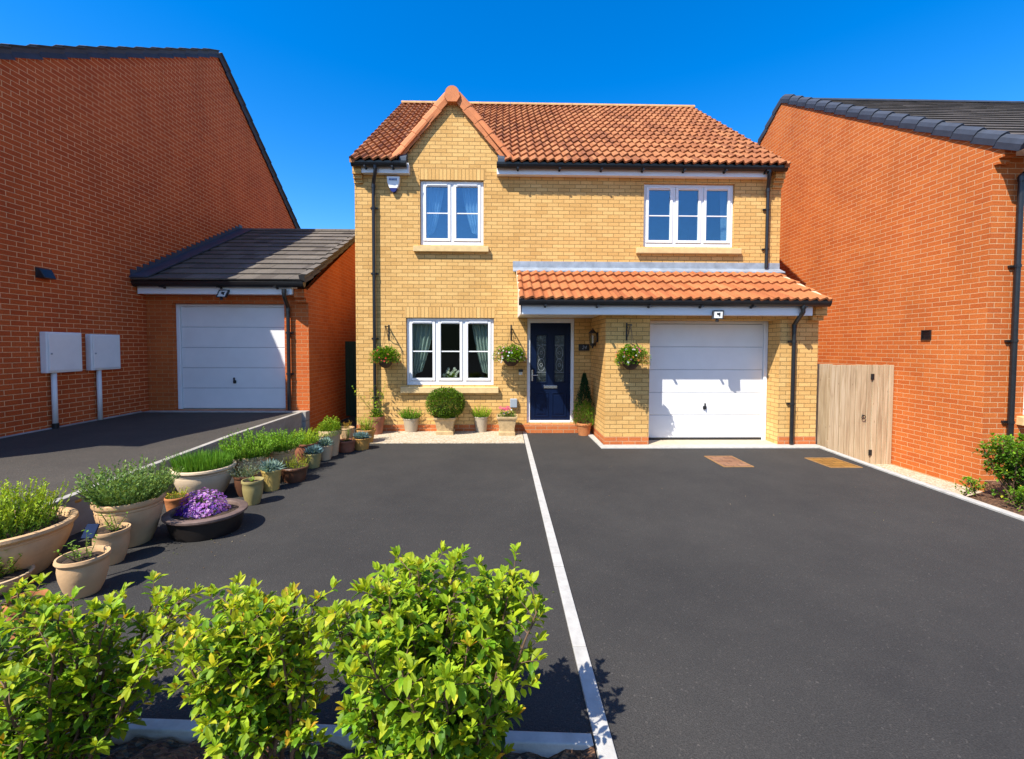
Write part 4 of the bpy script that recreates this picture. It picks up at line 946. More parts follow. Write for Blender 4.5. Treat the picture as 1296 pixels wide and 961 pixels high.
# ================================================================== PLANTS
def vary(c, r, a=.25):
    k = 1 + r.uniform(-a, a); h = r.uniform(-.12, .12)
    return (max(0, c[0]*k*(1+h)), max(0, c[1]*k), max(0, c[2]*k*(1-h)))
def lerp(a, b, t): return tuple(x+(y-x)*t for x, y in zip(a, b))
def leaf(mb, b, d, up, L, W, col, fold=.25, curl=.15):
    d = d.normalized(); s = d.cross(up)
    if s.length < 1e-4: s = d.cross(Vector((1, .3, 0)))
    s.normalize(); n = s.cross(d)
    if n.dot(up) < 0: n = -n
    i = len(mb.v)
    m1 = b + d*(L*.38) + n*(L*curl*.12); m2 = b + d*(L*.74) - n*(L*curl*.25); tip = b + d*L - n*(L*curl)
    e1, e2 = s*(W*.47), s*(W*.44); f = n*(W*fold*.5)
    for p in (b, m1, m2, tip, m1+e1+f, m2+e2+f, m1-e1+f, m2-e2+f): mb.v.append(p[:])
    mb.c += [col]*8
    mb.f += [(i, i+4, i+1), (i, i+1, i+6), (i+1, i+4, i+5, i+2), (i+6, i+1, i+2, i+7), (i+2, i+5, i+3), (i+7, i+2, i+3)]
def blade(mb, b, d, L, W, col, r, droop=.2):
    d = d.normalized(); s = d.cross(Vector((r.uniform(-1, 1), r.uniform(-1, 1), r.uniform(-.3, .3))))
    if s.length < 1e-4: return
    s.normalize(); i = len(mb.v); m = b + d*(L*.55); t = b + d*L + Vector((0, 0, -L*droop))
    for p in (b - s*(W*.35), b + s*(W*.35), m + s*(W*.5), m - s*(W*.5), t): mb.v.append(p[:])
    mb.c += [col]*5; mb.f += [(i, i+1, i+2, i+3), (i+3, i+2, i+4)]
def disk_flower(mb, c, n, R, col, r, k=5):
    n = n.normalized(); u = n.cross(Vector((.3, .9, .2))).normalized(); v = n.cross(u); a0 = r.uniform(0, 6)
    for q in range(k):
        a = a0 + q*2*math.pi/k; w2 = math.pi/k*.85; i = len(mb.v)
        for (aa, rr, h) in ((a, .05, 0), (a-w2, .72, .12), (a, 1.0, .05), (a+w2, .72, .12)):
            mb.v.append((c + (u*math.cos(aa)+v*math.sin(aa))*(R*rr) + n*(R*h))[:])
        mb.c += [col]*4; mb.f.append((i, i+1, i+2, i+3))
GREENS = {'dark': (.03, .085, .010), 'mid': (.085, .195, .014), 'fresh': (.19, .37, .018), 'lime': (.38, .50, .02), 'yellow': (.52, .50, .03), 'gold': (.55, .34, .03),
          'grey': (.14, .19, .13), 'blue': (.20, .30, .26), 'olive': (.14, .18, .03), 'brown': (.16, .09, .03), 'ros': (.09, .17, .04)}
# ---------------------------------------------------------------- front shrubs
def shrub(label, cx, cy, hw, hd, ztop, zlow, nst, seed, yellow=.5, dense=1.0, leafL=.05, z0=0, base=.12, gold=.05, pale=('dark', 'mid', 'fresh', 'lime', 'yellow'), boxy=.65, group='shrubs', cat='shrub', name='shrub', topvar=.14):
    r = random.Random(seed); up = Vector((0, 0, 1)); t = thing(name, label, cat, (cx, cy, z0), group)
    fo = MB(); st = MB()
    def rosette(p, d, n, fresh, scale=1):
        for k in range(n):
            a = k*2.4 + r.uniform(-.3, .3); e = r.uniform(.35, 1.0)
            s = Vector((math.cos(a), math.sin(a), 0)); dd = d.normalized()*e + s*(1-e*.55)*r.uniform(.5, .9)
            L = leafL*r.uniform(.65, 1.1)*scale; q = r.random()
            if q < gold: c = GREENS['gold'] if r.random() < .5 else GREENS['yellow']
            else: c = lerp(GREENS[pale[2]], lerp(GREENS[pale[3]], GREENS[pale[4]], yellow*r.random()), min(1, fresh*r.uniform(.4, 1.2)))
            leaf(fo, p, dd, up + s*.2, L, L*r.uniform(.34, .46), vary(c, r), r.uniform(.1, .5), r.uniform(-.1, .3))
    tips = []
    for k in range(nst):
        a = 2*math.pi*(k + r.uniform(-.3, .3))/nst; rad = math.sqrt(r.uniform(.02, 1))
        ct, sn = math.cos(a), math.sin(a); bx = abs(ct)**boxy*(1 if ct > 0 else -1)
        tx, ty = cx + bx*hw*rad, cy + sn*hd*rad
        zt = z0 + (ztop-z0)*(1 - topvar*r.random() - .16*rad**3)
        b = Vector((cx + r.uniform(-base, base) + bx*hw*rad*.18, cy + r.uniform(-base, base)*.5, z0 - .02)); e = Vector((tx, ty, zt)); m = Vector((b.x*.45+tx*.55 + r.uniform(-.03, .03), b.y*.45+ty*.55, z0 + (zt-z0)*.45))
        path = []
        for q in range(9):
            u = q/8; path.append(b*(1-u)**2 + m*(2*u*(1-u)) + e*u*u + Vector((r.uniform(-.008, .008), r.uniform(-.008, .008), 0)))
        st.tube(path, [.0075*(1-.75*q/8) + .0012 for q in range(9)], 5)
        L = sum((path[q+1]-path[q]).length for q in range(8)); n = int(L/.042*dense)
        for q in range(n):
            u = (q + r.random())/n
            if z0 + zlow > path[min(8, int(u*8))].z and r.random() < .85: continue
            f = u*8; i = min(7, int(f)); p = path[i].lerp(path[i+1], f-i)
            ang = r.uniform(0, 6.283); out = Vector((math.cos(ang), math.sin(ang)*.9, r.uniform(.25, 1.1))).normalized(); tl = r.uniform(.06, .17)*(1.15-.4*u)
            tw = p + out*tl
            if tw.z > z0 + (ztop-z0)*1.0: tw.z = z0 + (ztop-z0)*r.uniform(.93, 1.0)
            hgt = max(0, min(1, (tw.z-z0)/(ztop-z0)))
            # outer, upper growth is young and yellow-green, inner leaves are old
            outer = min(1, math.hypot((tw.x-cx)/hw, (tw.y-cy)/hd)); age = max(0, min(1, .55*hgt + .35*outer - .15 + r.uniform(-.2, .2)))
            st.tube([p, p.lerp(tw, .5) + Vector((0, 0, .004)), tw], [.0022, .0018, .0012], 4, False)
            npair = max(1, int(tl/.026))
            for j in range(npair):
                pp = p.lerp(tw, (j+.6)/npair); side = out.cross(up).normalized() if abs(out.z) < .98 else Vector((1, 0, 0)); ra = r.uniform(0, 3.14)
                sd = side*math.cos(ra) + out.cross(side)*math.sin(ra)
                for sg in (-1, 1):
                    Lf = leafL*r.uniform(.5, 1.25); dd = sd*sg + out*r.uniform(.35, .8)
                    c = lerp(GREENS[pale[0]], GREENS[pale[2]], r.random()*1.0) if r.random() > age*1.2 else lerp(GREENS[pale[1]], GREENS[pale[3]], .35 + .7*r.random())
                    if r.random() < gold*.5: c = GREENS['yellow']
                    leaf(fo, pp, dd, up, Lf, Lf*r.uniform(.40, .54), vary(c, r), r.uniform(.05, .4), r.uniform(0, .35))
            rosette(tw, out*.6 + up*.7, r.randint(4, 7), age)
        rosette(e, up, 7, 1.0)
    fo.build('foliage', 'leaf', t); st.build('stems', 'twig', t)
    return t
shrub('yellow-green leafy shrub with gaps and bare stems at the bottom left corner of the bed', -1.80, -7.17, .57, .28, .785, .10, 32, 21, .9, 1.15, .048, gold=.08, group='young hedge shrubs in the front bed')
shrub('golden-tinted leafy shrub in the middle of the front bed, between its two neighbours', -.985, -7.16, .235, .25, .775, .12, 20, 35, 1.2, 1.5, .049, gold=.12, group='young hedge shrubs in the front bed')
shrub('tallest and densest bright green shrub of the front bed, beside the white edging line', -.245, -7.20, .405, .30, .895, .0, 38, 47, 1.2, 1.6, .052, gold=.035, group='young hedge shrubs in the front bed', topvar=.20)
shrub('rounded dark green bush at the corner of the sunlit red brick house', 6.33, -3.78, .41, .36, .66, .18, 24, 61, .1, 1.5, .05, z0=-.13, gold=.02, pale=('dark', 'dark', 'mid', 'fresh', 'lime'), group='bushes by the right house', cat='bush', name='bush', boxy=.9)
shrub('low leafy plant under the dark green bush', 6.10, -4.05, .17, .13, .12, .0, 8, 66, .1, 1.6, .035, z0=-.13, gold=.02, pale=('dark', 'mid', 'fresh', 'fresh', 'lime'), group='bushes by the right house', cat='plant', name='plant')
shrub('small lone plant between the dark green bush and the gravel', 5.93, -3.55, .05, .05, .10, .0, 4, 67, .1, 1.6, .035, z0=-.13, gold=.02, pale=('dark', 'mid', 'fresh', 'fresh', 'lime'), group='bushes by the right house', cat='plant', name='plant')

# ---------------------------------------------------------------- potted plants
PROF = {
 'bowl': [(.52, 0), (.60, .012), (.74, .22), (.88, .52), (.945, .74), (.93, .80), (.955, .815), (.955, .845), (.94, .86), (1.0, .89), (1.03, .93), (1.02, .985), (.99, 1.0), (.93, .995), (.905, .94), (.88, .80)],
 'vase': [(.55, 0), (.60, .01), (.76, .20), (.90, .48), (.945, .70), (.92, .84), (.98, .88), (1.03, .93), (1.0, 1.0), (.92, 1.0), (.87, .93), (.86, .78)],
 'flowerpot': [(.66, 0), (.69, .01), (.90, .78), (.905, .79), (.985, .80), (1.0, .82), (1.0, .98), (.985, 1.0), (.91, 1.0), (.89, .97), (.87, .75)],
 'plain': [(.70, 0), (.73, .01), (.95, .90), (1.0, .92), (1.01, .98), (.99, 1.0), (.92, 1.0), (.90, .97), (.88, .75)],
 'low': [(.72, 0), (.78, .02), (.92, .55), (.97, .82), (1.03, .88), (1.03, .97), (1.0, 1.0), (.92, 1.0), (.89, .95), (.86, .70)],
 'oval': [(.80, 0), (.88, .03), (.94, .40), (.965, .70), (.97, .76)],
 'square': [(.66, 0), (.80, .01), (.80, .20), (.72, .24), (.74, .40), (.90, .84), (.98, .87), (1.0, .90), (1.0, .99), (.98, 1.0), (.90, 1.0), (.88, .96), (.86, .75)]}
def spiky(mb, cx, cy, z, R, H, n, r, c1, c2, needle=.02, spread=.5, dens=70, jitter=.3):
    for k in range(n):
        a = r.uniform(0, 6.283); q = math.sqrt(r.random())*R; b = Vector((cx+q*math.cos(a), cy+q*math.sin(a), z))
        h = H*r.uniform(1-jitter*2, 1.0)*(1-.25*(q/R)**2); d = Vector((math.cos(a)*spread*q/R + r.uniform(-.15, .15), math.sin(a)*spread*q/R + r.uniform(-.15, .15), 1)).normalized()
        tip = b + d*h; m = max(4, int(h*dens)); cc = vary(c1, r, .25)
        for j in range(m):
            t = (j+.5)/m; p = b.lerp(tip, t); an = r.uniform(0, 6.283)
            dd = d*.9 + Vector((math.cos(an), math.sin(an), 0))*.8; col = lerp(cc, c2, t**1.5)
            blade(mb, p, dd, needle*r.uniform(.7, 1.2)*(1.1-.3*t), needle*.30, vary(col, r, .2), r, .1)
        blade(mb, b, d, h, .004, vary(GREENS['olive'], r), r, 0)
def grass(mb, cx, cy, z, R, H, n, r, c1, c2, W=.006, lean=.3):
    for k in range(n):
        a = r.uniform(0, 6.283); q = math.sqrt(r.random())*R; b = Vector((cx+q*math.cos(a), cy+q*math.sin(a), z))
        d = Vector((r.uniform(-lean, lean) + .3*math.cos(a)*q/R, r.uniform(-lean, lean) + .3*math.sin(a)*q/R, 1)); blade(mb, b, d, H*r.uniform(.45, 1), W, vary(lerp(c1, c2, r.random()), r, .2), r, r.uniform(0, .25))
def succulent(mb, cx, cy, z, R, H, nros, r, c1):
    H = H*.62; R = R*.8
    for k in range(nros):
        a = r.uniform(0, 6.283); q = math.sqrt(r.random())*R*.75; b = Vector((cx+q*math.cos(a), cy+q*math.sin(a), z + H*r.uniform(.0, .3)))
        for j in range(22):
            an = j*2.4; e = .15 + .85*j/22; d = Vector((math.cos(an)*(1.15-e), math.sin(an)*(1.15-e), e*1.1 + .15)) + Vector((math.cos(a), math.sin(a), 0))*.35*q/R
            blade(mb, b, d, H*r.uniform(.55, .9), H*.13, vary(c1, r, .2), r, .0)
def mound(mb, cx, cy, z, R, H, n, r, c1, c2, L=.02, flat=1.0, ry=1.0):
    for k in range(n):
        a = r.uniform(0, 6.283); u = r.random()**.6; th = math.acos(1-u); q = r.random()**.25
        q *= 1 + .10*math.sin(3*a + 5*u) + .06*math.sin(7*a+2)
        d = Vector((math.sin(th)*math.cos(a), math.sin(th)*math.sin(a), math.cos(th)))
        p = Vector((cx + d.x*R*q, cy + d.y*R*q*ry, z + d.z*H*q))
        leaf(mb, p, d + Vector((r.uniform(-.8, .8), r.uniform(-.8, .8), r.uniform(-.3, .9))), Vector((0, 0, 1)), L*r.uniform(.7, 1.2), L*.5, vary(lerp(c1, c2, r.random()*q), r, .25))
def sprigs(mb, cx, cy, z, R, H, n, r, c1, c2, L=.022, lean=.6, st=None):
    for k in range(n):
        a = r.uniform(0, 6.283); b = Vector((cx + r.uniform(-.4, .4)*R, cy + r.uniform(-.4, .4)*R, z)); d = Vector((math.cos(a)*lean*r.random(), math.sin(a)*lean*r.random(), 1)).normalized(); h = H*r.uniform(.5, 1)
        e = b + d*h; mid = b.lerp(e, .5) + Vector((r.uniform(-.1, .1)*h, r.uniform(-.1, .1)*h, 0)); blade(mb, b, d, h, .006, vary(GREENS['olive'], r), r, 0)
        m = max(3, int(h/L*1.6))
        for j in range(m):
            p = b.lerp(e, (j+1)/m); an = r.uniform(0, 6.283)
            leaf(mb, p, Vector((math.cos(an), math.sin(an), r.uniform(.1, .8))), Vector((0, 0, 1)), L*r.uniform(.7, 1.3), L*.42, vary(lerp(c1, c2, r.random()), r, .25))
PG = 'potted plants along the edge of the drive'
def potted(label, cx, base, hw, rim, style, mat, plant, top, seed, cat='potted plant', group=PG, sx=1, rot=0, fr=1.0, push=None, n=44, dx=0):
    r = random.Random(seed); G = gnd(cx, base); Zc = (G-CAMLOC).dot(AZ)
    for _ in range(3):
        xx = (G - CAMLOC).dot(AX); R = hw*Zc/CAM_F/math.sqrt(1+(xx/Zc)**2)
        dirn = Vector((G.x, G.y+CAM_D, 0)).normalized(); G2 = gnd(cx, base) + dirn*(R*.62 if push is None else push); Zc = (G2-CAMLOC).dot(AZ); G = G2
    G.x += dx
    H = max(.06, onY(cx, rim, G.y).z)
    t = thing('potted_plant', label, cat, (G.x, G.y, 0), group)
    wob = r.uniform(.985, 1.015)
    mb = MB(); z = .0
    if style == 'square': mb.lathe([(a*R, b*H) for a, b in PROF['square']], (G.x, G.y, z), 48, 1, 1, 0, True)
    else: mb.lathe([(a*R*wob, b*H) for a, b in PROF[style]], (G.x, G.y, z), n, sx, 1/sx**.5 if sx != 1 else 1, rot)
    pot = mb.build('pot', mat, t, autosmooth=40)
    if style == 'oval':
        mb = MB(); mb.lathe([(a*R, b*H) for a, b in ((.955, .765), (1.0, .80), (1.06, .88), (1.06, .97), (1.03, 1.0), (.86, 1.0), (.83, .93), (.82, .70))], (G.x, G.y, z), n, sx, 1/sx**.5, rot); mb.build('rim', 'stoneware_rim', pot, autosmooth=40)
    mb = MB(); sz = H*.88
    rings = [(.88, -.012), (.7, .004), (.45, .010), (.2, .004), (.02, .008)]
    ang = 24; i0 = 0
    for (a, b) in rings:
        for k in range(ang):
            tt = 2*math.pi*k/ang; x, y = a*R*math.cos(tt)*sx*(1.0 if style != 'square' else .95), a*R*math.sin(tt)*(1/sx**.5 if sx != 1 else 1)
            mb.v.append((G.x + x*math.cos(rot)-y*math.sin(rot), G.y + x*math.sin(rot)+y*math.cos(rot), sz + b + r.uniform(-.006, .006)))
    for q in range(len(rings)-1):
        for k in range(ang): mb.f.append((q*ang+k, q*ang+(k+1) % ang, (q+1)*ang+(k+1) % ang, (q+1)*ang+k))
    mb.build('soil', 'soil', t)
    PH = max(.05, onY(cx, top, G.y).z - sz); mb = MB(); fl = MB(); x, y = G.x, G.y; F = R*.85*fr; lm_ = 'matt_leaf'
    K = GREENS
    if plant == 'heather': spiky(mb, x, y, sz, F, PH, int(330*F/.3)+30, r, K['mid'], K['lime'], .030, .35, 75, .3)
    elif plant == 'rosemary': spiky(mb, x, y, sz, F, PH*1.08, int(420*F/.3)+40, r, K['ros'], (.20, .31, .07), .034, .9, 70, .3)
    elif plant == 'fresh_spikes': spiky(mb, x, y, sz, F, PH, int(420*F/.3)+60, r, K['mid'], K['fresh'], .032, .8, 70, .25)
    elif plant == 'lime_spikes': spiky(mb, x, y, sz, F, PH, int(380*F/.3)+60, r, K['fresh'], K['lime'], .026, .6, 70, .25)
    elif plant == 'yellow_spikes': spiky(mb, x, y, sz, F, PH, int(110*F/.3)+30, r, K['lime'], K['yellow'], .018, .5, 60, .3)
    elif plant == 'grey_spikes': spiky(mb, x, y, sz, F, PH, int(150*F/.3)+40, r, K['grey'], (.24, .28, .20), .022, .8, 60, .3)
    elif plant == 'grass': grass(mb, x, y, sz, F, PH, int(2200*F/.3), r, K['mid'], (.15, .33, .03), .006, .2)
    elif plant == 'succulent': succulent(mb, x, y, sz, F*1.25, PH, 14, r, K['blue'])
    elif plant == 'blue_needles': succulent(mb, x, y, sz, F*1.2, PH, 22, r, (.15, .25, .27))
    elif plant == 'clipped': mound(mb, x, y, sz-.02, F*1.25, PH, 3000, r, K['mid'], K['lime'], .026)
    elif plant == 'sprigs': sprigs(mb, x, y, sz, F, PH, 16, r, K['mid'], K['lime'])
    elif plant == 'sparse': sprigs(mb, x, y, sz, F, PH, 8, r, K['olive'], K['fresh'], .03, 1.0)
    elif plant == 'tall_sprigs': sprigs(mb, x, y, sz, F, PH, 10, r, K['mid'], K['lime'], .075, .9); mound(mb, x, y, sz, F, PH*.25, 250, r, K['dark'], K['fresh'], .04)
    elif plant == 'brown': sprigs(mb, x, y, sz, F, PH, 22, r, K['brown'], K['gold'], .025, .9)
    elif plant == 'fern':
        sprigs(mb, x, y, sz, F*1.4, PH, 60, r, K['fresh'], K['lime'], .026, 1.0)
    elif plant == 'purple':
        mound(mb, x-.02, y, sz-.02, F*.62, PH*.85, 500, r, K['dark'], K['mid'], .022, ry=.8)
        for k in range(900):
            a = r.uniform(0, 6.283); th = math.acos(1-r.random()**.8*.95); d = Vector((math.sin(th)*math.cos(a), math.sin(th)*math.sin(a), math.cos(th))); rr = r.uniform(.92, 1.05)*(1+.08*math.sin(4*a))
            p = Vector((x - .03 + d.x*F*.80*rr, y + d.y*F*.62*rr, sz - .02 + d.z*PH*.92*rr)); dark = p.x < x - F*.36 + r.uniform(-.05, .05)
            disk_flower(fl, p, d + Vector((r.uniform(-.4, .4), r.uniform(-.4, .4), .3)), r.uniform(.010, .016), vary((.11, .018, .36) if dark else r.choice(((.45, .17, .58), (.55, .28, .66), (.36, .11, .54), (.64, .42, .70))), r, .15), r, 4)
    elif plant == 'ball':
        RB = fr; cz = sz + PH*.50
        for k in range(7200):
            u = r.uniform(-1, 1); a = r.uniform(0, 6.283); q = r.random()**.16 if r.random() < .8 else r.random()**.4; s_ = math.sqrt(1-u*u); q *= 1 + .025*math.sin(5*a+4*u) + .02*math.sin(9*a - 7*u) + r.uniform(-.02, .03); d = Vector((s_*math.cos(a), s_*math.sin(a), u))
            p = Vector((x + d.x*RB*q, y + d.y*RB*q, cz + d.z*PH*.52*q)); leaf(mb, p, d*.8 + Vector((r.uniform(-.8, .8), r.uniform(-.8, .8), r.uniform(-.4, .8))), Vector((0, 0, 1)), r.uniform(.026, .042), .019, vary(lerp(K['dark'], (.19, .31, .02), r.random()**1.2*q), r, .3))
        mb.tube([(x, y, sz-.03), (x, y, cz)], .02, 6); mb.c += [(.05, .03, .015)]*12; lm_ = 'leaf'
    elif plant == 'cone':
        for k in range(4200):
            t_ = r.random()**.75; a = r.uniform(0, 6.283); rad = F*1.95*(1-t_)**.72*(.55+.45*(1-abs(t_-.2)))*r.random()**.3*(1+.20*math.sin(5*a+t_*11)+.1*math.sin(9*a-t_*17)); p = Vector((x + rad*math.cos(a), y + rad*math.sin(a), sz + PH*t_))
            low = t_ < .42 + .08*math.sin(3*a); c = lerp(K['mid'], K['fresh'], r.random()) if low else lerp((.008, .03, .012), (.02, .07, .02), r.random())
            blade(mb, p, Vector((math.cos(a)*.6, math.sin(a)*.6, 1.0)), r.uniform(.03, .055), .009, vary(c, r, .25), r, 0)
    elif plant == 'pink_flowers':
        mound(mb, x, y, sz-.01, F*1.05, PH*.8, 600, r, K['dark'], K['fresh'], .03)
        for k in range(26):
            a = r.uniform(0, 6.283); q = math.sqrt(r.random()); disk_flower(fl, Vector((x - .04 + q*.11*math.cos(a), y - .05 + q*.08*math.sin(a), sz + PH*r.uniform(.7, 1.02))), Vector((0, -.8, 1)), .022, vary((.62, .10, .20), r, .2), r)
        for k in range(5):
            disk_flower(fl, Vector((x + r.uniform(-.09, .10), y - .08, sz + PH*r.uniform(.4, .8))), Vector((0, -.8, .6)), .016, r.choice(((.7, .7, .68), (.12, .04, .35))), r)
    mb.build('foliage', lm_, t)
    if fl.v: fl.build('flowers', 'petal', t)['kind'] = 'stuff'
    return t
P_ = potted
P_('very large tan bowl planted with upright green heather, at the left edge', 8, 742, 101, 665, 'bowl', 'tan_clay', 'heather', 606, 1, fr=.80, n=64)
P_('big buff pot overflowing with grey-green rosemary, left of the purple flowers', 166, 694, 46, 629, 'bowl', 'tan_clay', 'rosemary', 581, 2, n=56)
P_('dark oval bowl filled with purple flowers', 262, 681, 50, 645, 'oval', 'dark_stoneware', 'purple', 616, 3, sx=1.06, rot=.0, n=64, push=.20)
P_('wide cream bowl of grassy green shoots behind the purple flowers', 259, 634, 42, 589, 'bowl', 'cream_clay', 'grass', 566, 4, n=56)
P_('small tan pot with a thin sparse plant beside the very large tan bowl', 107, 757, 36, 702, 'vase', 'tan_clay', 'sparse', 672, 5)
P_('small pot with leggy shoots in front of the big buff rosemary pot', 142, 716, 25.5, 669, 'vase', 'tan_clay', 'sparse', 640, 6)
P_('pale pot with trailing grey-green plant low at the left edge', -2, 756, 49, 728, 'bowl', 'pale_clay', 'fern', 694, 7, fr=.9)
P_('orange terracotta pot half hidden behind the front shrub at lower left', 36, 812, 31, 757, 'flowerpot', 'terracotta', 'sparse', 745, 8, fr=.5)
P_('tiny orange clay pot squeezed between the big buff pot and the cream bowl', 224, 650, 16, 628, 'low', 'terracotta', 'yellow_spikes', 616, 9)
P_('plain buff pot mostly hidden behind the two biggest pots', 104, 676, 19, 632, 'plain', 'amber_clay', 'sparse', 628, 10, fr=.4, dx=-.12)
P_('small dark-soiled tan pot in front of a grey lavender', 320.5, 640, 14.5, 607, 'vase', 'olive_glaze', 'sparse', 604, 11, fr=.3)
P_('brown-rimmed pot of silvery grey lavender', 315, 629, 15, 601, 'vase', 'brown_glaze', 'grey_spikes', 580, 12, dx=-.04)
P_('yellow glazed pot with a blue-green succulent, nearer of the two such pots', 344, 622, 13.5, 594, 'plain', 'yellow_glaze', 'succulent', 571, 13)
P_('low dark brown bowl with yellow-green shoots', 373, 611, 18, 590, 'low', 'brown_glaze', 'yellow_spikes', 572, 14)
P_('large cream pot of bright green rosemary, front one of two side by side', 318, 616, 21.5, 576, 'bowl', 'pale_clay', 'fresh_spikes', 540, 15, fr=1.15)
P_('tan pot of bushy green rosemary, rear one of two side by side', 356, 603, 19, 568, 'bowl', 'tan_clay', 'fresh_spikes', 541, 16, fr=1.1)
P_('olive glazed pot with a blue-green succulent, farther of the two such pots', 396, 593, 12, 573, 'plain', 'olive_glaze', 'blue_needles', 556, 17)
P_('brown clay pot with a flat lime green cushion plant', 387, 588, 16, 560, 'bowl', 'red_clay', 'lime_spikes', 541, 18)
P_('small pinkish pot with a pale blue-green succulent beside the tall buff pot', 412, 583, 9.5, 563, 'plain', 'pale_clay', 'succulent', 546, 19)
P_('tall buff pot topped by a clipped green dome', 418, 578, 14.5, 544, 'flowerpot', 'pale_clay', 'clipped', 526, 20)
P_('small reddish brown pot with a thin green plant', 438.5, 573, 12, 557, 'low', 'red_clay', 'sprigs', 541, 21)
P_('squat amber pot with a blue-grey succulent', 458, 570, 11.5, 554, 'plain', 'amber_clay', 'blue_needles', 539, 22)
P_('pot of feathery bright green fern behind the amber pot', 463, 562, 13, 543, 'flowerpot', 'amber_clay', 'fern', 524, 23)
P_('small tan pot of brown withered leaves beside the green fern', 439, 564, 10, 541, 'plain', 'tan_clay', 'brown', 532, 24)
P_('reddish brown pot with tall leggy stems at the foot of the left downpipe', 477, 551, 10.5, 527, 'flowerpot', 'red_clay', 'tall_sprigs', 474, 25)
HG = 'potted plants against the house wall'
P_('pale grey pot with tufted herb, left of the box ball', 520.5, 548, 10.5, 529, 'plain', 'grey_glaze', 'fresh_spikes', 513, 26, group=HG)
P_('clipped round box ball in a square stone planter', 564, 551, 14, 527, 'square', 'cast_stone', 'ball', 492, 27, group=HG, fr=.385)
P_('pale grey pot with feathery herb, right of the box ball', 609, 548, 9.3, 527, 'plain', 'grey_glaze', 'lime_spikes', 511, 28, group=HG)
P_('square stone planter with pink flowers beside the front door', 641.5, 552, 13, 526, 'square', 'cast_stone', 'pink_flowers', 514, 29, group=HG)
P_('terracotta pot with a pointed conifer right of the front door', 739, 552, 10, 535, 'flowerpot', 'terracotta', 'cone', 474, 30, group=HG)

p = onY(114, 672, -5.62); sol = thing('solar_light', 'dark square solar garden light among the pots at left', 'solar light', (p.x, p.y, 0))
mb = MB(); mb.hexa([(p.x-.045, p.y-.03, p.z-.045), (p.x+.045, p.y-.03, p.z-.045), (p.x+.045, p.y-.018, p.z-.05), (p.x-.045, p.y-.018, p.z-.05), (p.x-.04, p.y+.02, p.z+.045), (p.x+.05, p.y+.02, p.z+.045), (p.x+.05, p.y+.032, p.z+.04), (p.x-.04, p.y+.032, p.z+.04)])
mb.build('panel', 'solar_cell', sol, bevel=.004)
mb = MB(); mb.tube([(p.x, p.y, .0), (p.x, p.y, p.z-.02)], .008, 6); mb.build('stake', 'black_plastic', sol)

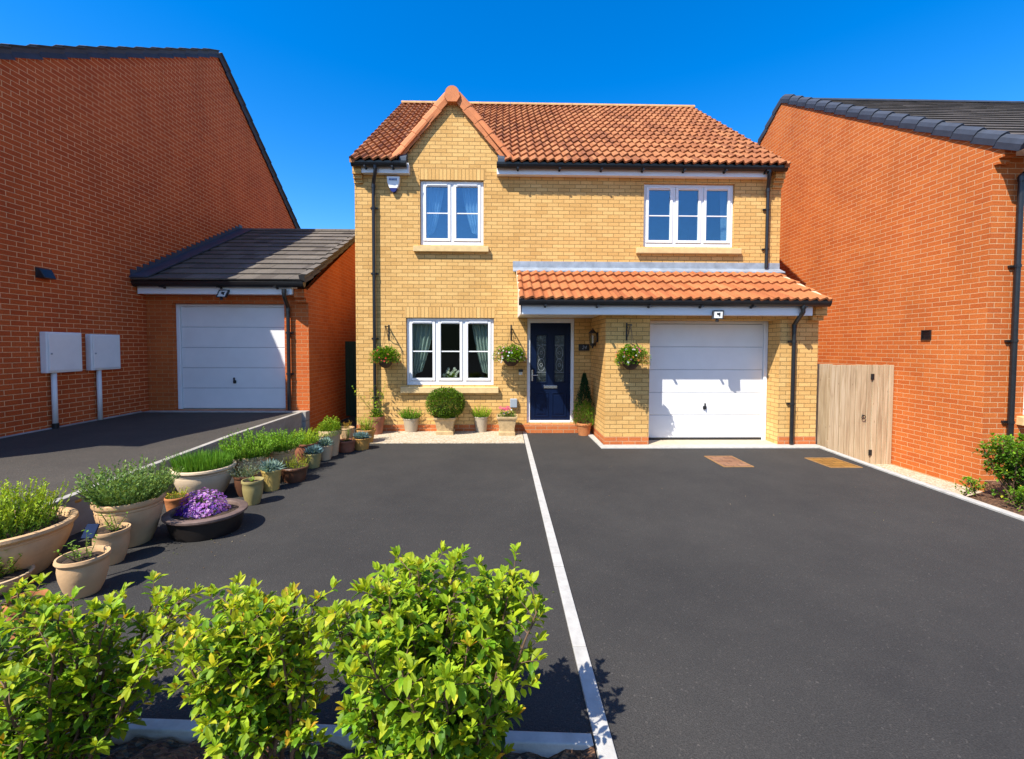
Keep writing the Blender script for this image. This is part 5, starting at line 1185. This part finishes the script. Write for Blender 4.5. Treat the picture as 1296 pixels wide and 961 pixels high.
# ---------------------------------------------------------------- hanging baskets
def basket(label, px, pz, Y, zb, R, fc, seed, lab2, left):
    r = random.Random(seed); c = onY(px, pz, Y - .26); x, y, z = c.x, Y-.26, c.z - .02
    br = thing('wall_bracket', lab2, 'bracket', (x, Y, zb), 'iron brackets for the hanging baskets')
    mb = MB(); mb.box(x-.012, x+.012, Y-.012, Y-.001, zb-.17, zb+.14); mb.box(x-.009, x+.009, y-.02, Y-.012, zb+.09, zb+.108)
    mb.tube([(x, Y-.01, zb-.14), (x, Y-.10, zb-.06), (x, y+.06, zb+.085)], .007, 6); mb.tube([(x, y-.02+.025*math.sin(k*.6), zb+.075-.025*math.cos(k*.6)) for k in range(9)], .006, 5)
    mb.tube([(x+.0, Y-.06-.035*math.cos(k*.7), zb+.03+.035*math.sin(k*.7)) for k in range(10)], .005, 5); mb.build('arm', 'black_iron', br)
    t = thing('hanging_basket', label, 'hanging basket', (x, y, z), 'hanging baskets on the front wall')
    mb = MB(); mb.lathe([(.02, -.15), (R*.45, -.135), (R*.78, -.08), (R*.97, -.02), (R, .02), (R*.92, .02), (R*.85, -.01)], (x, y, z), 24); mb.build('bowl', 'coir', t, smooth=True)
    mb = MB()
    for k in range(3):
        a = k*2.094+.5; mb.tube([(x+R*.95*math.cos(a), y+R*.95*math.sin(a), z+.02), (x, y, zb+.06)], .0028, 4)
    mb.build('chain', 'black_iron', t)
    mb = MB(); fl = MB(); K = GREENS
    for k in range(3000):
        a = r.uniform(0, 6.283); th = math.acos(1-1.3*r.random()); q = r.random()**.35*(1+.18*math.sin(3*a+seed)); d = Vector((math.sin(th)*math.cos(a), math.sin(th)*math.sin(a), math.cos(th)))
        p = Vector((x + d.x*R*1.85*q, y + d.y*R*1.3*q, z + .02 + d.z*.23*q))
        if p.y > Y-.02: p.y = Y-.02
        leaf(mb, p, d + Vector((r.uniform(-.7, .7), r.uniform(-.7, .7), r.uniform(-.2, .7))), Vector((0, 0, 1)), r.uniform(.026, .046), .020, vary(lerp(K['dark'], K['fresh'], r.random()**.8*q*1.2), r, .3))
    for k in range(38):
        a = r.uniform(0, 6.283); th = math.acos(1-1.35*r.random()); d = Vector((math.sin(th)*math.cos(a), -abs(math.sin(th)*math.sin(a)), math.cos(th))); q = r.uniform(.95, 1.1)
        disk_flower(fl, Vector((x + d.x*R*1.80*q, y + d.y*R*1.3*q, z + .02 + d.z*.225*q)), d + Vector((0, -.6, .2)), r.uniform(.014, .024), vary(r.choice(fc), r, .2), r)
    mb.build('foliage', 'leaf', t); fl.build('flowers', 'petal', t)['kind'] = 'stuff'
basket('hanging basket of green leaves and red flowers beside the left downpipe', 488, 455, 0, 2.04, .155, ((.55, .04, .03), (.50, .12, .04), (.45, .03, .08)), 3, 'black iron bracket above the basket beside the left downpipe', True)
basket('hanging basket of green leaves and white and pink flowers between window and navy door', 647, 453, 0, 2.05, .175, ((.75, .74, .70), (.62, .3, .33), (.72, .7, .66), (.35, .05, .22)), 5, 'black iron bracket above the basket between window and door', True)
basket('hanging basket of green leaves and orange flowers on the garage pier', 798, 456, GY, 2.03, .155, ((.55, .16, .04), (.5, .2, .05), (.6, .55, .55), (.42, .03, .16)), 8, 'black iron bracket above the basket on the garage pier', True)

# ---------------------------------------------------------------- flowers on the kitchen window board
p = onY(570, 470, .19); vs = thing('flower_vase', 'small glass vase of white flowers behind the middle pane downstairs', 'vase', (p.x, .19, .958)); r = random.Random(9)
mb = MB(); mb.lathe([(.03, 0), (.04, .02), (.042, .07), (.028, .12), (.034, .14), (.028, .14), (.02, .10)], (p.x, .19, .959), 16); mb.build('vase', 'yellow_glaze', vs, smooth=True)
mb = MB(); fl = MB()
for k in range(26):
    a = r.uniform(0, 6.283); e = Vector((p.x + .17*math.cos(a)*r.random()**.5, (.19 + .05*math.sin(a)), 1.09 + r.uniform(.04, .20))); b = Vector((p.x, .19, 1.07)); blade(mb, b, e-b, (e-b).length, .008, vary(GREENS['fresh'], r), r, 0)
    for q in range(4): leaf(mb, b.lerp(e, r.random()), Vector((r.uniform(-1, 1), r.uniform(-1, 1), .4)), Vector((0, 0, 1)), .04, .016, vary(GREENS['lime'], r))
    disk_flower(fl, e, Vector((r.uniform(-.5, .5), -1, .5)), .032, (.80, .78, .72), r)
mb.build('stems', 'leaf', vs); fl.build('blossoms', 'petal', vs)
